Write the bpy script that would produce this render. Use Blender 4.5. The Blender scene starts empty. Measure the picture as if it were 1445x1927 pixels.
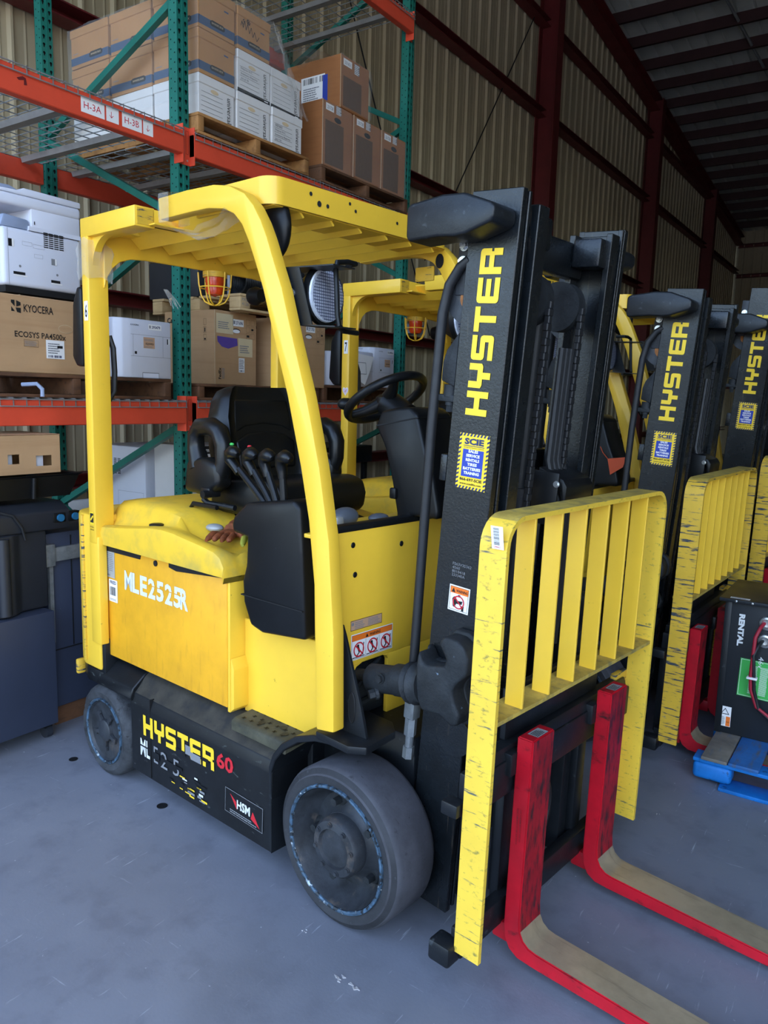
import bpy, bmesh, math, random
from mathutils import Vector, Matrix
random.seed(7)
S = bpy.context.scene
COL = S.collection
# ------------------------------------------------------------------ camera
cam = bpy.data.objects.new('camera', bpy.data.cameras.new('camera'))
COL.objects.link(cam); S.camera = cam
def cam_matrix():
    roll, pitch, yaw = 0.0266192784, 0.145902632, -0.978486892
    c, s = math.cos(pitch), math.sin(pitch)
    P = Matrix(((1,0,0),(0,c,-s),(0,s,c)))
    c, s = math.cos(roll), math.sin(roll)
    Q = Matrix(((c,-s,0),(s,c,0),(0,0,1)))
    X = (-math.sin(yaw), 0, -math.cos(yaw)); Y = (math.cos(yaw), 0, -math.sin(yaw)); Z = (0,-1,0)
    B = Q @ P @ Matrix((X, Y, Z)).transposed()
    R = Matrix((B[0], -B[1], -B[2])).transposed()
    return Matrix.Translation((1.3134219, -2.36147579, 1.697)) @ R.to_4x4()
cam.matrix_world = cam_matrix()
cam.data.sensor_fit = 'HORIZONTAL'; cam.data.sensor_width = 36.0
cam.data.lens = 36.0*1447/1445
cam.data.clip_start = 0.05; cam.data.clip_end = 300
# ------------------------------------------------------------------ light
W = bpy.data.worlds.new('sky'); S.world = W; W.use_nodes = True
nt = W.node_tree; nt.nodes.clear()
o_ = nt.nodes.new('ShaderNodeOutputWorld'); bg = nt.nodes.new('ShaderNodeBackground')
sk = nt.nodes.new('ShaderNodeTexSky'); sk.sky_type = 'NISHITA'; sk.sun_disc = False
sk.sun_elevation = math.radians(55); sk.sun_rotation = math.radians(60)
sk.air_density = 1.0; sk.dust_density = 2.5; sk.ozone_density = 1.0
bg.inputs['Strength'].default_value = 0.42
nt.links.new(sk.outputs[0], bg.inputs[0]); nt.links.new(bg.outputs[0], o_.inputs[0])
sun = bpy.data.objects.new('sun', bpy.data.lights.new('sun', 'SUN'))
COL.objects.link(sun); sun.data.energy = 5.0; sun.data.angle = 0.01; sun.data.color = (1, .93, .82)
sun.rotation_euler = Vector((-0.30, -0.22, -1.0)).to_track_quat('-Z', 'Y').to_euler()
S.view_settings.view_transform = 'Standard'; S.view_settings.look = 'None'
S.view_settings.gamma = 1.0; S.view_settings.use_curve_mapping = False
S.view_settings.exposure = 1.78
# ------------------------------------------------------------------ materials
def lin(h):
    h = h.lstrip('#'); o = []
    for i in (0,2,4):
        v = int(h[i:i+2],16)/255
        o.append(v/12.92 if v <= .04045 else ((v+.055)/1.055)**2.4)
    return tuple(o)+(1.0,)
MATS = {}
def mat(name, col, rough=.5, metal=0, var=.12, vscale=6, dirt=None, dscale=18, dthr=.6, dsoft=.12, dstretch=(1,1,1),
        dirt2=None, d2=(40,.68,.05,(1,1,1)), bump=0, bscale=60, coat=0, trans=0, alpha=1, emit=0, spec=.5, ior=1.45, rvar=.1):
    """procedural surface: base colour with soft variation, up to two layers of marks, fine relief"""
    if name in MATS: return MATS[name]
    m = bpy.data.materials.new(name); m.use_nodes = True; MATS[name] = m
    t = m.node_tree; N = t.nodes; L = t.links
    b = N['Principled BSDF']
    tc = N.new('ShaderNodeTexCoord')
    def noise(scale, stretch=(1,1,1), detail=5):
        mp = N.new('ShaderNodeMapping'); mp.inputs['Scale'].default_value = stretch
        L.new(tc.outputs['Object'], mp.inputs['Vector'])
        n = N.new('ShaderNodeTexNoise'); n.inputs['Scale'].default_value = scale; n.inputs['Detail'].default_value = detail
        n.inputs['Roughness'].default_value = .62
        L.new(mp.outputs[0], n.inputs['Vector']); return n
    def mix(fac, a, c):
        x = N.new('ShaderNodeMix'); x.data_type = 'RGBA'
        L.new(fac, x.inputs['Factor'])
        if isinstance(a, tuple): x.inputs['A'].default_value = a
        else: L.new(a, x.inputs['A'])
        x.inputs['B'].default_value = c
        return x.outputs['Result']
    base = lin(col)
    dark = tuple(v*(1-var*2.2) for v in base[:3])+(1,)
    n1 = noise(vscale)
    mr = N.new('ShaderNodeMapRange'); mr.inputs['From Min'].default_value = .35; mr.inputs['From Max'].default_value = .7
    L.new(n1.outputs['Fac'], mr.inputs['Value'])
    c = mix(mr.outputs[0], base, dark)
    rr = N.new('ShaderNodeMapRange'); rr.inputs['To Min'].default_value = max(.02, rough-rvar); rr.inputs['To Max'].default_value = min(1, rough+rvar)
    L.new(n1.outputs['Fac'], rr.inputs['Value']); L.new(rr.outputs[0], b.inputs['Roughness'])
    for dd, (sc, th, so, st) in ((dirt, (dscale, dthr, dsoft, dstretch)), (dirt2, d2)):
        if dd:
            n2 = noise(sc, st, 7)
            m2 = N.new('ShaderNodeMapRange'); m2.inputs['From Min'].default_value = th; m2.inputs['From Max'].default_value = th+so
            L.new(n2.outputs['Fac'], m2.inputs['Value'])
            c = mix(m2.outputs[0], c, lin(dd))
    L.new(c, b.inputs['Base Color'])
    b.inputs['Metallic'].default_value = metal
    b.inputs['Specular IOR Level'].default_value = spec
    b.inputs['Coat Weight'].default_value = coat; b.inputs['Coat Roughness'].default_value = .12
    b.inputs['IOR'].default_value = ior
    if trans: b.inputs['Transmission Weight'].default_value = trans
    if alpha < 1: b.inputs['Alpha'].default_value = alpha
    if emit:
        b.inputs['Emission Color'].default_value = base; b.inputs['Emission Strength'].default_value = emit
    if bump:
        nb = noise(bscale); bp = N.new('ShaderNodeBump'); bp.inputs['Strength'].default_value = bump; bp.inputs['Distance'].default_value = .004
        L.new(nb.outputs['Fac'], bp.inputs['Height']); L.new(bp.outputs[0], b.inputs['Normal'])
    return m
YEL = mat('yellow_paint', '#f3c238', .42, var=.04, vscale=4, dirt='#6b5a1c', dscale=34, dthr=.70, dsoft=.06, dirt2='#2b2a1c', d2=(110,.71,.04,(1,1,1)), coat=.15)
YELH = mat('hood_yellow', '#f0c034', .45, var=.06, vscale=5, dirt='#b09a4c', dscale=5, dthr=.50, dsoft=.3, dirt2='#4a4428', d2=(80,.72,.04,(1,1,1)))
YELW = mat('worn_yellow_paint', '#f0c540', .5, var=.06, vscale=5, dirt='#555a50', dscale=9, dthr=.61, dsoft=.07, dstretch=(1,1,10), dirt2='#8a7c3c', d2=(45,.58,.14,(1,1,1.5)))
YELX = mat('scuffed_yellow_paint', '#e3b538', .5, var=.1, vscale=5, dirt='#3c4248', dscale=9, dthr=.565, dsoft=.03, dstretch=(1,1,12), dirt2='#5b6a78', d2=(30,.64,.08,(1,1,4)))
YELB = mat('battery_yellow', '#f0ac22', .45, var=.10, vscale=5, dirt='#cf9220', dscale=10, dthr=.55, dsoft=.2, dstretch=(3,3,.6), dirt2='#6a4a10', d2=(45,.70,.05,(3,3,.35)))
YELD = mat('dusty_yellow_paint', '#c9a94a', .7, var=.2, vscale=12, dirt='#7d7248', dscale=20, dthr=.5, dsoft=.2)
BLK = mat('black_paint', '#1a1d20', .4, spec=.4, var=.2, vscale=9, dirt='#4a4f52', dscale=26, dthr=.63, dsoft=.16, bump=.12, bscale=160)
MST = mat('mast_black', '#15191c', .28, var=.25, vscale=12, dirt='#453d33', dscale=8, dthr=.63, dsoft=.12, dstretch=(6,6,.5), bump=.25, bscale=150)
CAST = mat('cast_iron', '#282b2d', .6, spec=.35, var=.25, vscale=14, dirt='#70808e', dscale=40, dthr=.68, dsoft=.08, bump=.5, bscale=90)
SKRT = mat('skirt_black', '#17191b', .42, spec=.4, var=.25, vscale=8, dirt='#5d625f', dscale=14, dthr=.64, dsoft=.16, dstretch=(1,1,3), dirt2='#77777a', d2=(70,.72,.05,(1,1,1)))
DUSB = mat('dusty_black', '#3d382e', .75, var=.25, vscale=10, dirt='#22211f', dscale=18, dthr=.52, dsoft=.15)
CHIPS = mat('pale_chips', '#b9b6b4', .8)
DUST = mat('dusty_step', '#4d4a38', .7, var=.3, vscale=10, dirt='#26262a', dscale=30, dthr=.6)
PLA = mat('black_plastic', '#151617', .38, spec=.3, var=.15, vscale=10, dirt='#37383a', dscale=50, dthr=.66)
VIN = mat('black_vinyl', '#121313', .32, spec=.4, var=.1, vscale=10, bump=.08, bscale=300)
RUBS = mat('tyre_sidewall', '#303134', .72, var=.2, vscale=10, dirt='#55575c', dscale=20, dthr=.62, dsoft=.15, bump=.2, bscale=120)
RUB = mat('tyre_rubber', '#47474c', .74, var=.18, vscale=9, dirt='#27282b', dscale=30, dthr=.62, dsoft=.1, dirt2='#1c1d1f', d2=(16,.66,.02,(1,5,1)), bump=.2, bscale=120)
RUBR = mat('worn_rubber', '#3e4043', .8, var=.3, vscale=14, dirt='#1d1e20', dscale=24, dthr=.58, dsoft=.08, bump=.8, bscale=60)
RIM = mat('rim_dark', '#33363a', .5, var=.3, vscale=14, dirt='#5f5348', dscale=12, dthr=.58, dsoft=.2, bump=.2, bscale=80)
RIML = mat('rim_lip', '#4f6a80', .5, metal=.2, var=.4, vscale=30, dirt='#a9b4ba', dscale=30, dthr=.60, dsoft=.05, dirt2='#23282c', d2=(50,.52,.06,(1,1,1)))
STL = mat('steel_fitting', '#8f9394', .35, metal=.45, var=.15, vscale=30)
BOLT = mat('bolt_steel', '#c2c4c2', .28, metal=.8, var=.1, vscale=40)
RED = mat('fork_red', '#c01224', .42, var=.15, vscale=7, dirt='#2a1618', dscale=9, dthr=.585, dsoft=.12, dstretch=(1,1,2))
REDF = mat('fork_red_scuffed', '#a81221', .48, var=.25, vscale=8, dirt='#33191b', dscale=11, dthr=.48, dsoft=.16, dstretch=(1,5,1.2))
BLD = mat('fork_blade_steel', '#b8a382', .32, metal=.35, var=.16, vscale=6, dirt='#6d5e4c', dscale=5, dthr=.56, dsoft=.2, dstretch=(.6,8,1))
ORG = mat('rack_beam_orange', '#dd4e34', .45, var=.06, vscale=5, dirt='#7a2a1c', dscale=30, dthr=.72)
TEAL = mat('rack_upright_green', '#1c6f60', .45, var=.1, vscale=6, dirt='#c9d0c8', dscale=60, dthr=.78, dsoft=.03)
GALV = mat('galvanised_wire', '#9a9c9a', .45, metal=.4, var=.1)
CHAN = mat('deck_channel', '#9c9a92', .5, metal=.2, var=.12)
CARD = mat('kraft_cardboard', '#bb946a', .85, var=.06, vscale=4, dirt='#a98058', dscale=2.5, dthr=.5, dsoft=.3, dstretch=(.5,.5,10))
CARDB = mat('brown_cardboard', '#9a6236', .8, var=.08, vscale=4, dirt='#85522c', dscale=3, dthr=.5, dsoft=.3, dstretch=(1,1,14))
CARDT = mat('tan_cardboard', '#b07d48', .8, var=.06, vscale=4)
CARDE = mat('cardboard_edge', '#d8bf98', .85)
WBOX = mat('white_board', '#d9d5d0', .75, var=.04, vscale=4)
PRN = mat('white_plastic', '#d3d4dc', .45, var=.02, vscale=4)
PRNG = mat('grey_plastic', '#8d98ae', .45, var=.05)
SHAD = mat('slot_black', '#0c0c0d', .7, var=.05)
WOOD = mat('pallet_wood', '#b07c46', .8, var=.2, vscale=5, dirt='#7a5230', dscale=4, dthr=.5, dsoft=.25, dstretch=(6,1,6))
WOODX = mat('pale_pine', '#c9a878', .8, var=.12, vscale=5, dirt='#a88556', dscale=5, dthr=.5, dsoft=.25, dstretch=(1,1,8))
WOODD = mat('dark_pallet_wood', '#6e4a30', .85, var=.25, vscale=5, dirt='#3d2a1e', dscale=5, dthr=.52, dsoft=.2, dstretch=(6,1,6))
BLUW = mat('blue_pallet_paint', '#1478c8', .55, var=.15, vscale=9, dirt='#0d3f6b', dscale=22, dthr=.58, dsoft=.08, dirt2='#9a8468', d2=(18,.72,.03,(1,1,1)), bump=.3, bscale=40)
BLUG = mat('grey_pallet_board', '#7c7468', .8, var=.2, vscale=7, dirt='#55606a', dscale=12, dthr=.55, dsoft=.2, dstretch=(6,1,1))
BLUD = mat('blue_worn_board', '#2c66a4', .65, var=.2, vscale=7, dirt='#55585e', dscale=8, dthr=.5, dsoft=.2, dstretch=(6,1,1))
WALL = mat('wall_sheet_beige', '#b1a284', .55, var=.06, vscale=.8, spec=.3)
MAR = mat('maroon_steel', '#682020', .55, var=.12, vscale=3)
PUR = mat('purlin_brown', '#3a1d1b', .6, var=.12, vscale=3)
ROOF = mat('roof_sheet', '#d2d2c6', .7, var=.1, vscale=1)
NAVY = mat('charcoal_cabinet', '#353c4e', .45, var=.06, vscale=3, dirt='#8a8f9c', dscale=30, dthr=.74, dsoft=.04)
DGR = mat('dark_machine_plastic', '#2a2d33', .42, var=.08, vscale=4)
CHB = mat('charger_black', '#202428', .45, var=.1, vscale=7, bump=.08, bscale=300)
WHT = mat('paper_white', '#ece9e4', .7, var=.02)
PBLK = mat('print_black', '#161616', .7, var=.02)
PGRY = mat('print_grey', '#7f7f80', .7, var=.02)
PORG = mat('print_orange', '#ee7420', .6, var=.02)
PRED = mat('print_red', '#c8202c', .6, var=.02)
PBLU = mat('print_blue', '#2a3f9a', .6, var=.02)
PNAV = mat('print_navy', '#2b3558', .6, var=.02)
PYEL = mat('print_yellow', '#f0c82c', .5, var=.01, vscale=30)
PGRN = mat('print_green', '#3fae4c', .55, var=.03)
PTAN = mat('label_tan', '#c39a78', .7, var=.04)
PPAP = mat('label_cream', '#d6c39a', .75, var=.04)
PVIO = mat('tape_violet', '#5f4a9a', .5, var=.1)
PSBL = mat('stripe_blue', '#3a506b', .7, var=.08)
PWHW = mat('stencil_white', '#dfe0dc', .7, var=.08, vscale=60)
PSIL = mat('sticker_silver', '#a8a9a6', .45, metal=.2, var=.05)
PCTL = mat('control_grey', '#565c64', .4, var=.1)
PINK = mat('sticker_pink', '#e6cfe0', .6, var=.1, vscale=80)
CYAN = mat('knob_blue', '#25688c', .4, var=.05)
LENS = mat('lamp_lens', '#e6ebf4', .15, var=.1, vscale=70, spec=.8, coat=.6)
AMB = mat('amber_lens', '#e8480c', .2, var=.15, vscale=40, spec=.8, coat=.5)
FILM = mat('stretch_film', '#e9ecec', .16, var=.05, vscale=20, alpha=.10, spec=1.0, bump=1.0, bscale=26)
FILMD = mat('dense_film', '#d9d8d2', .2, var=.2, vscale=30, alpha=.24, spec=1.0, bump=1.0, bscale=30)
LEAT = mat('glove_leather', '#8f4a24', .7, var=.3, vscale=30)
GREEN = mat('glove_lime', '#a8a83a', .7, var=.15, vscale=30)
HOSE = mat('hose_black', '#1e1f21', .5, var=.15, vscale=30)
RUST = mat('sheave_rust', '#a5652c', .5, metal=.3, var=.3, vscale=30)
TAGO = mat('tag_orange', '#c8502a', .6, var=.05)
CABR = mat('cable_red', '#a32234', .5, var=.1)
# ------------------------------------------------------------------ mesh helpers
class MB:
    """collects shapes into one mesh"""
    def __init__(s, M=None): s.bm = bmesh.new(); s.M = M or Matrix(); s.mats = []; s.mi = 0
    def V(s, p): return s.bm.verts.new(s.M @ Vector(p))
    def use(s, m):
        if m not in s.mats: s.mats.append(m)
        s.mi = s.mats.index(m); return s
    def F(s, vs):
        try:
            f = s.bm.faces.new(vs); f.material_index = s.mi; return f
        except ValueError: return None
    def bev(s, faces, w, n=2):
        faces = [f for f in faces if f]
        for f in faces: f.normal_update()
        ed = {e for f in faces for e in f.edges}
        bmesh.ops.bevel(s.bm, geom=list(ed), offset=w, segments=n, affect='EDGES', profile=.5, clamp_overlap=True)
    def box(s, x0, x1, y0, y1, z0, z1, b=0, n=2):
        v = [s.V(p) for p in ((x0,y0,z0),(x1,y0,z0),(x1,y1,z0),(x0,y1,z0),(x0,y0,z1),(x1,y0,z1),(x1,y1,z1),(x0,y1,z1))]
        fs = [s.F([v[i] for i in q]) for q in ((3,2,1,0),(4,5,6,7),(0,1,5,4),(1,2,6,5),(2,3,7,6),(3,0,4,7))]
        if b: s.bev(fs, b, n)
        return s
    def prism(s, pts, ax, a, c, b=0, n=2):
        """closed outline extruded along an axis; outline in the two other axes (x: y,z  y: x,z  z: x,y)"""
        def P(u, v, w): return {'x':(w,u,v),'y':(u,w,v),'z':(u,v,w)}[ax]
        A = [s.V(P(u,v,a)) for u,v in pts]; B = [s.V(P(u,v,c)) for u,v in pts]
        k = len(pts); fs = [s.F(A[::-1]), s.F(B)]
        for i in range(k): fs.append(s.F([A[i],A[(i+1)%k],B[(i+1)%k],B[i]]))
        fs = [f for f in fs if f]
        bmesh.ops.recalc_face_normals(s.bm, faces=fs)
        if b: s.bev(fs, b, n)
        return s
    def loft(s, rings, close=True, cap=True):
        R = [[s.V(p) for p in r] for r in rings]; k = len(R[0]); fs = []
        for a, b in zip(R, R[1:]):
            for i in range(k if close else k-1):
                fs.append(s.F([a[i],a[(i+1)%k],b[(i+1)%k],b[i]]))
        if cap and close: fs += [s.F(R[0][::-1]), s.F(R[-1])]
        bmesh.ops.recalc_face_normals(s.bm, faces=[f for f in fs if f])
        return s
    def tube(s, path, r, n=8, closed=False, cap=True):
        path = [Vector(p) for p in path]; k = len(path); rings = []
        rs = r if isinstance(r, (list, tuple)) else [r]*k
        up = None
        for i, p in enumerate(path):
            t = (path[(i+1)%k]-path[i-1]) if closed or 0 < i < k-1 else (path[1]-p if i == 0 else p-path[i-1])
            t.normalize()
            if up is None: up = t.orthogonal().normalized()
            u = (up-t*up.dot(t)); u = u.normalized() if u.length > 1e-6 else t.orthogonal().normalized(); up = u
            w = t.cross(u)
            rings.append([p+(u*math.cos(a)+w*math.sin(a))*rs[i] for a in [2*math.pi*j/n for j in range(n)]])
        if closed: return s._closed(rings)
        return s.loft(rings, cap=cap)
    def _closed(s, rings):
        R = [[s.V(p) for p in r] for r in rings]; k = len(R[0]); m = len(R); fs = []
        for q in range(m):
            a, b = R[q], R[(q+1)%m]
            for i in range(k): fs.append(s.F([a[i],a[(i+1)%k],b[(i+1)%k],b[i]]))
        bmesh.ops.recalc_face_normals(s.bm, faces=[f for f in fs if f]); return s
    def cyl(s, p, q, r, n=16, r2=None):
        return s.tube([p, q], [r, r if r2 is None else r2], n)
    def lathe(s, prof, o, ax='y', n=48, cap=False):
        """profile of (radius, height along axis)"""
        rings = []
        for j in range(n):
            a = 2*math.pi*j/n; c_, s_ = math.cos(a), math.sin(a); rg = []
            for i, (r, h) in enumerate(prof):
                rr = r
                rg.append({'y':(o[0]+rr*c_, o[1]+h, o[2]+rr*s_),'z':(o[0]+rr*c_, o[1]+rr*s_, o[2]+h),'x':(o[0]+h, o[1]+rr*c_, o[2]+rr*s_)}[ax])
            rings.append(rg)
        R = [[s.V(p) for p in r] for r in rings]; fs = []
        for q in range(n):
            a, b = R[q], R[(q+1)%n]
            for i in range(len(prof)-1): fs.append(s.F([a[i],b[i],b[i+1],a[i+1]]))
        if cap:
            for e in (0, -1):
                if prof[e][0] > 1e-5: fs.append(s.F([r[e] for r in R]))
        bmesh.ops.remove_doubles(s.bm, verts=[v for r in R for v in r if v.is_valid], dist=1e-6)
        bmesh.ops.recalc_face_normals(s.bm, faces=[f for f in fs if f and f.is_valid]); return s
    def ell(s, c, r, n=16, m=10, rot=None):
        rings = []
        for i in range(1, m):
            a = math.pi*i/m
            rings.append([Vector((r[0]*math.sin(a)*math.cos(2*math.pi*j/n), r[1]*math.sin(a)*math.sin(2*math.pi*j/n), r[2]*math.cos(a))) for j in range(n)])
        if rot: rings = [[rot @ p for p in g] for g in rings]
        c = Vector(c); return s.loft([[p+c for p in g] for g in rings])
    def hexbolt(s, c, d, r, h):
        c = Vector(c); d = Vector(d).normalized(); s.cyl(c, c+d*h*.35, r*1.35, 12); return s.cyl(c+d*h*.35, c+d*h, r, 6)
    def build(s, name, m, parent=None, smooth=35, label=None, kind=None):
        me = bpy.data.meshes.new(name); s.bm.normal_update(); s.bm.to_mesh(me); s.bm.free()
        if s.mats:
            for x in s.mats: me.materials.append(x)
        else: me.materials.append(m)
        if smooth:
            me.shade_smooth(); me.set_sharp_from_angle(angle=math.radians(smooth))
        o = bpy.data.objects.new(name, me); COL.objects.link(o)
        if parent: o.parent = parent
        if label: o['label'] = label
        if kind: o['kind'] = kind
        return o
def thing(name, label, cat, loc=(0,0,0), rz=0, group=None):
    o = bpy.data.objects.new(name, None); COL.objects.link(o); o.location = loc; o.rotation_euler = (0,0,rz)
    o.empty_display_size = .2
    return tag(o, label, cat, group)
def tag(o, label, cat, group=None):
    o['label'] = label; o['category'] = cat
    if group: o['group'] = group
    return o
def copy_tree(o, parent=None):
    c = o.copy(); COL.objects.link(c)
    if parent: c.parent = parent
    for ch in list(o.children): copy_tree(ch, c)
    return c
_txt = {}
def text_polys(s, bold=0):
    k = (s, bold)
    if k not in _txt:
        cu = bpy.data.curves.new('t', 'FONT'); cu.body = s; cu.resolution_u = 2; cu.offset = bold; cu.size = 1
        ob = bpy.data.objects.new('t', cu); COL.objects.link(ob)
        dg = bpy.context.evaluated_depsgraph_get(); me = bpy.data.meshes.new_from_object(ob.evaluated_get(dg))
        _txt[k] = [[tuple(me.vertices[i].co[:2]) for i in p.vertices] for p in me.polygons]
        bpy.data.objects.remove(ob); bpy.data.meshes.remove(me); bpy.data.curves.remove(cu)
    return _txt[k]
class Decal:
    """flat print: rectangles, shapes and lettering on a plane through O spanned by u (reading direction) and v (up)"""
    def __init__(s, O, u, v, lift=.0012):
        s.O = Vector(O); s.u = Vector(u).normalized(); s.v = Vector(v); s.v = (s.v-s.u*s.v.dot(s.u)).normalized()
        s.n = s.u.cross(s.v); s.lift = lift; s.P = []
    def poly(s, pts, m, l=0): s.P.append((pts, m, l)); return s
    def rect(s, x0, y0, x1, y1, m, l=0): return s.poly([(x0,y0),(x1,y0),(x1,y1),(x0,y1)], m, l)
    def disc(s, cx, cy, r, m, l=0, n=20, ry=None):
        return s.poly([(cx+r*math.cos(2*math.pi*i/n), cy+(ry or r)*math.sin(2*math.pi*i/n)) for i in range(n)], m, l)
    def ring(s, cx, cy, r, w, m, l=0, n=24):
        for i in range(n):
            a, b = 2*math.pi*i/n, 2*math.pi*(i+1)/n
            s.poly([(cx+q*math.cos(t), cy+q*math.sin(t)) for q, t in ((r-w,a),(r,a),(r,b),(r-w,b))], m, l)
        return s
    def line(s, a, b, w, m, l=0):
        a, b = Vector(a), Vector(b); d = (b-a).normalized(); p = Vector((-d.y, d.x))*w/2
        return s.poly([tuple(a-p), tuple(b-p), tuple(b+p), tuple(a+p)], m, l)
    def frame(s, x0, y0, x1, y1, w, m, l=0):
        s.rect(x0,y0,x1,y0+w,m,l); s.rect(x0,y1-w,x1,y1,m,l); s.rect(x0,y0+w,x0+w,y1-w,m,l); return s.rect(x1-w,y0+w,x1,y1-w,m,l)
    def text(s, t, x, y, h, m, l=1, width=None, xs=1, bold=0.0, align='l'):
        """cap height h; optional total width"""
        pg = text_polys(t, bold)
        if not pg: return s
        X = [p[0] for g in pg for p in g]; Y = [p[1] for g in pg for p in g]
        k = h/max(1e-6, (max(Y)-min(Y))); sx = k*xs if width is None else width/(max(X)-min(X))
        w = (max(X)-min(X))*sx; x -= {'l':0,'c':w/2,'r':w}[align]
        for g in pg: s.P.append(([(x+(a-min(X))*sx, y+(b-min(Y))*k) for a, b in g], m, l))
        return s
    def rows(s, x0, y0, x1, y1, n, m, l=1, fill=.5, ragged=.25):
        dy = (y1-y0)/n
        for i in range(n):
            e = x1-(x1-x0)*random.uniform(0, ragged); x = x0
            while x < e:
                w = min((x1-x0)*random.uniform(.05, .16), e-x); s.rect(x, y0+i*dy, x+w*.88, y0+i*dy+dy*fill, m, l); x += w
        return s
    def bars(s, x0, y0, x1, y1, n, m, l=1):
        d = (x1-x0)/n
        for i in range(n):
            if random.random() < .8: s.rect(x0+i*d, y0, x0+i*d+d*random.choice((.35,.55,.8)), y1, m, l)
        return s
    def build(s, name, parent=None, label=None):
        mb = MB()
        for pts, m, l in s.P:
            mb.use(m); z = s.lift+l*.0004
            vs = [mb.V(s.O+s.u*a+s.v*b+s.n*z) for a, b in pts]; f = mb.F(vs)
            if f:
                f.normal_update()
                if f.normal.dot(s.n) < 0: f.normal_flip()
        return mb.build(name, None, parent, smooth=0, label=label)
    # block lettering of the maker's name, cap height 1 wide about 1
    def blocks(s, word, x, y, h, pitch, m, l=1, wk=.92):
        t = .27
        def q(x0,y0,x1,y1,c=(0,0,0,0)):
            k = .13; pts = []
            for (px,py),(ax,ay),(bx,by),f in (((x0,y0),(0,k),(k,0),c[0]),((x1,y0),(-k,0),(0,k),c[1]),((x1,y1),(0,-k),(-k,0),c[2]),((x0,y1),(k,0),(0,-k),c[3])):
                if f: pts += [(px+ax,py+ay),(px+(ax+bx)*.29,py+(ay+by)*.29),(px+bx,py+by)]
                else: pts.append((px,py))
            return pts
        G = {
         'H':[q(0,0,t,1),q(1-t,0,1,1),q(t,.38,1-t,.63)],
         'Y':[q(0,.42,t,1),q(1-t,.42,1,1),q(0,.36,1,.60,(1,1,0,0)),q(.37,0,.37+t,.4)],
         'S':[q(.0,0,1,.23,(0,1,0,0)),q(1-t,.1,1,.5),q(0,.39,1,.62,(1,0,1,0)),q(0,.5,t,.9),q(0,.77,1,1,(0,0,0,1))],
         'T':[q(0,.76,1,1),q(.37,0,.37+t,.78)],
         'E':[q(0,.1,t,.9),q(0,0,1,.23,(1,0,0,0)),q(0,.39,.95,.61),q(0,.77,1,1,(0,0,0,1))],
         'R':[q(0,0,t,1),q(0,.77,1,1,(0,0,1,0)),q(1-t,.5,1,.9),q(0,.36,.88,.58),q(1-t,0,1,.40)]}
        for i, ch in enumerate(word):
            for g in G[ch]:
                s.P.append(([(x+i*pitch+a*pitch*wk, y+b*h) for a, b in g], m, l+.2*G[ch].index(g)))
        return s
def boxmesh(name, m, parent, x0, x1, y0, y1, z0, z1, b=.004, label=None, kind=None):
    return MB().box(x0,x1,y0,y1,z0,z1,b).build(name, m, parent, label=label, kind=kind)
# ------------------------------------------------------------------ setting
def struct(o): o['kind'] = 'structure'; return o
def concrete():
    m = bpy.data.materials.new('concrete_floor'); m.use_nodes = True; t = m.node_tree; N = t.nodes; L = t.links; b = N['Principled BSDF']
    tc = N.new('ShaderNodeTexCoord')
    def noise(sc, st=(1,1,1), rot=0, det=8, rough=.62):
        mp = N.new('ShaderNodeMapping'); mp.inputs['Scale'].default_value = st; mp.inputs['Rotation'].default_value = (0,0,rot)
        L.new(tc.outputs['Object'], mp.inputs[0]); n = N.new('ShaderNodeTexNoise'); n.inputs['Scale'].default_value = sc; n.inputs['Detail'].default_value = det; n.inputs['Roughness'].default_value = rough
        L.new(mp.outputs[0], n.inputs['Vector']); return n.outputs['Fac']
    def rng(f, a, c): 
        r = N.new('ShaderNodeMapRange'); r.inputs['From Min'].default_value = a; r.inputs['From Max'].default_value = c; L.new(f, r.inputs['Value']); return r.outputs[0]
    def mix(f, a, c):
        x = N.new('ShaderNodeMix'); x.data_type = 'RGBA'; L.new(f, x.inputs['Factor'])
        if isinstance(a, tuple): x.inputs['A'].default_value = a
        else: L.new(a, x.inputs['A'])
        x.inputs['B'].default_value = c; return x.outputs['Result']
    c = mix(rng(noise(1.1),.35,.7), lin('#7f828a'), lin('#70737c'))
    c = mix(rng(noise(7),.5,.85), c, lin('#64666f'))
    c = mix(rng(noise(.55,(1,1,1),.3,4),.55,.75), c, lin('#666970'))
    c = mix(rng(noise(60,(1,.08,1),.6),.645,.74), c, lin('#aeb2b9'))
    c = mix(rng(noise(50,(.08,1,1),.2),.66,.75), c, lin('#a4a8b0'))
    c = mix(rng(noise(34),.685,.72), c, lin('#b4b7bd'))
    L.new(c, b.inputs['Base Color'])
    r = N.new('ShaderNodeMapRange'); r.inputs['To Min'].default_value = .42; r.inputs['To Max'].default_value = .66; L.new(noise(3), r.inputs['Value']); L.new(r.outputs[0], b.inputs['Roughness'])
    bp = N.new('ShaderNodeBump'); bp.inputs['Strength'].default_value = .12; bp.inputs['Distance'].default_value = .004; L.new(noise(90), bp.inputs['Height']); L.new(bp.outputs[0], b.inputs['Normal'])
    return m
struct(MB().box(-4.7,40,-60,30,-.3,0).build('floor', concrete(), None, smooth=0))
ROOFZ = lambda y: 9.31-.09*(y-13.9)
def wall_profile(a, c, pitch=.305):
    """trapezoid ribbed cladding: list of (along, out)"""
    p = []; y = a
    while y < c:
        p += [(y,0),(y+.085,0),(y+.10,.005),(y+.115,0),(y+.185,0),(y+.20,.005),(y+.215,0),(y+.255,0),(y+.27,.034),(y+.29,.034)]; y += pitch
    return p+[(c,0)]
mb = MB(); pr = wall_profile(-3.4, 28.6)
lo = [mb.V((-4.52+d,y,0)) for y,d in pr]; hi = [mb.V((-4.52+d,y,ROOFZ(y)+.1)) for y,d in pr]
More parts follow.
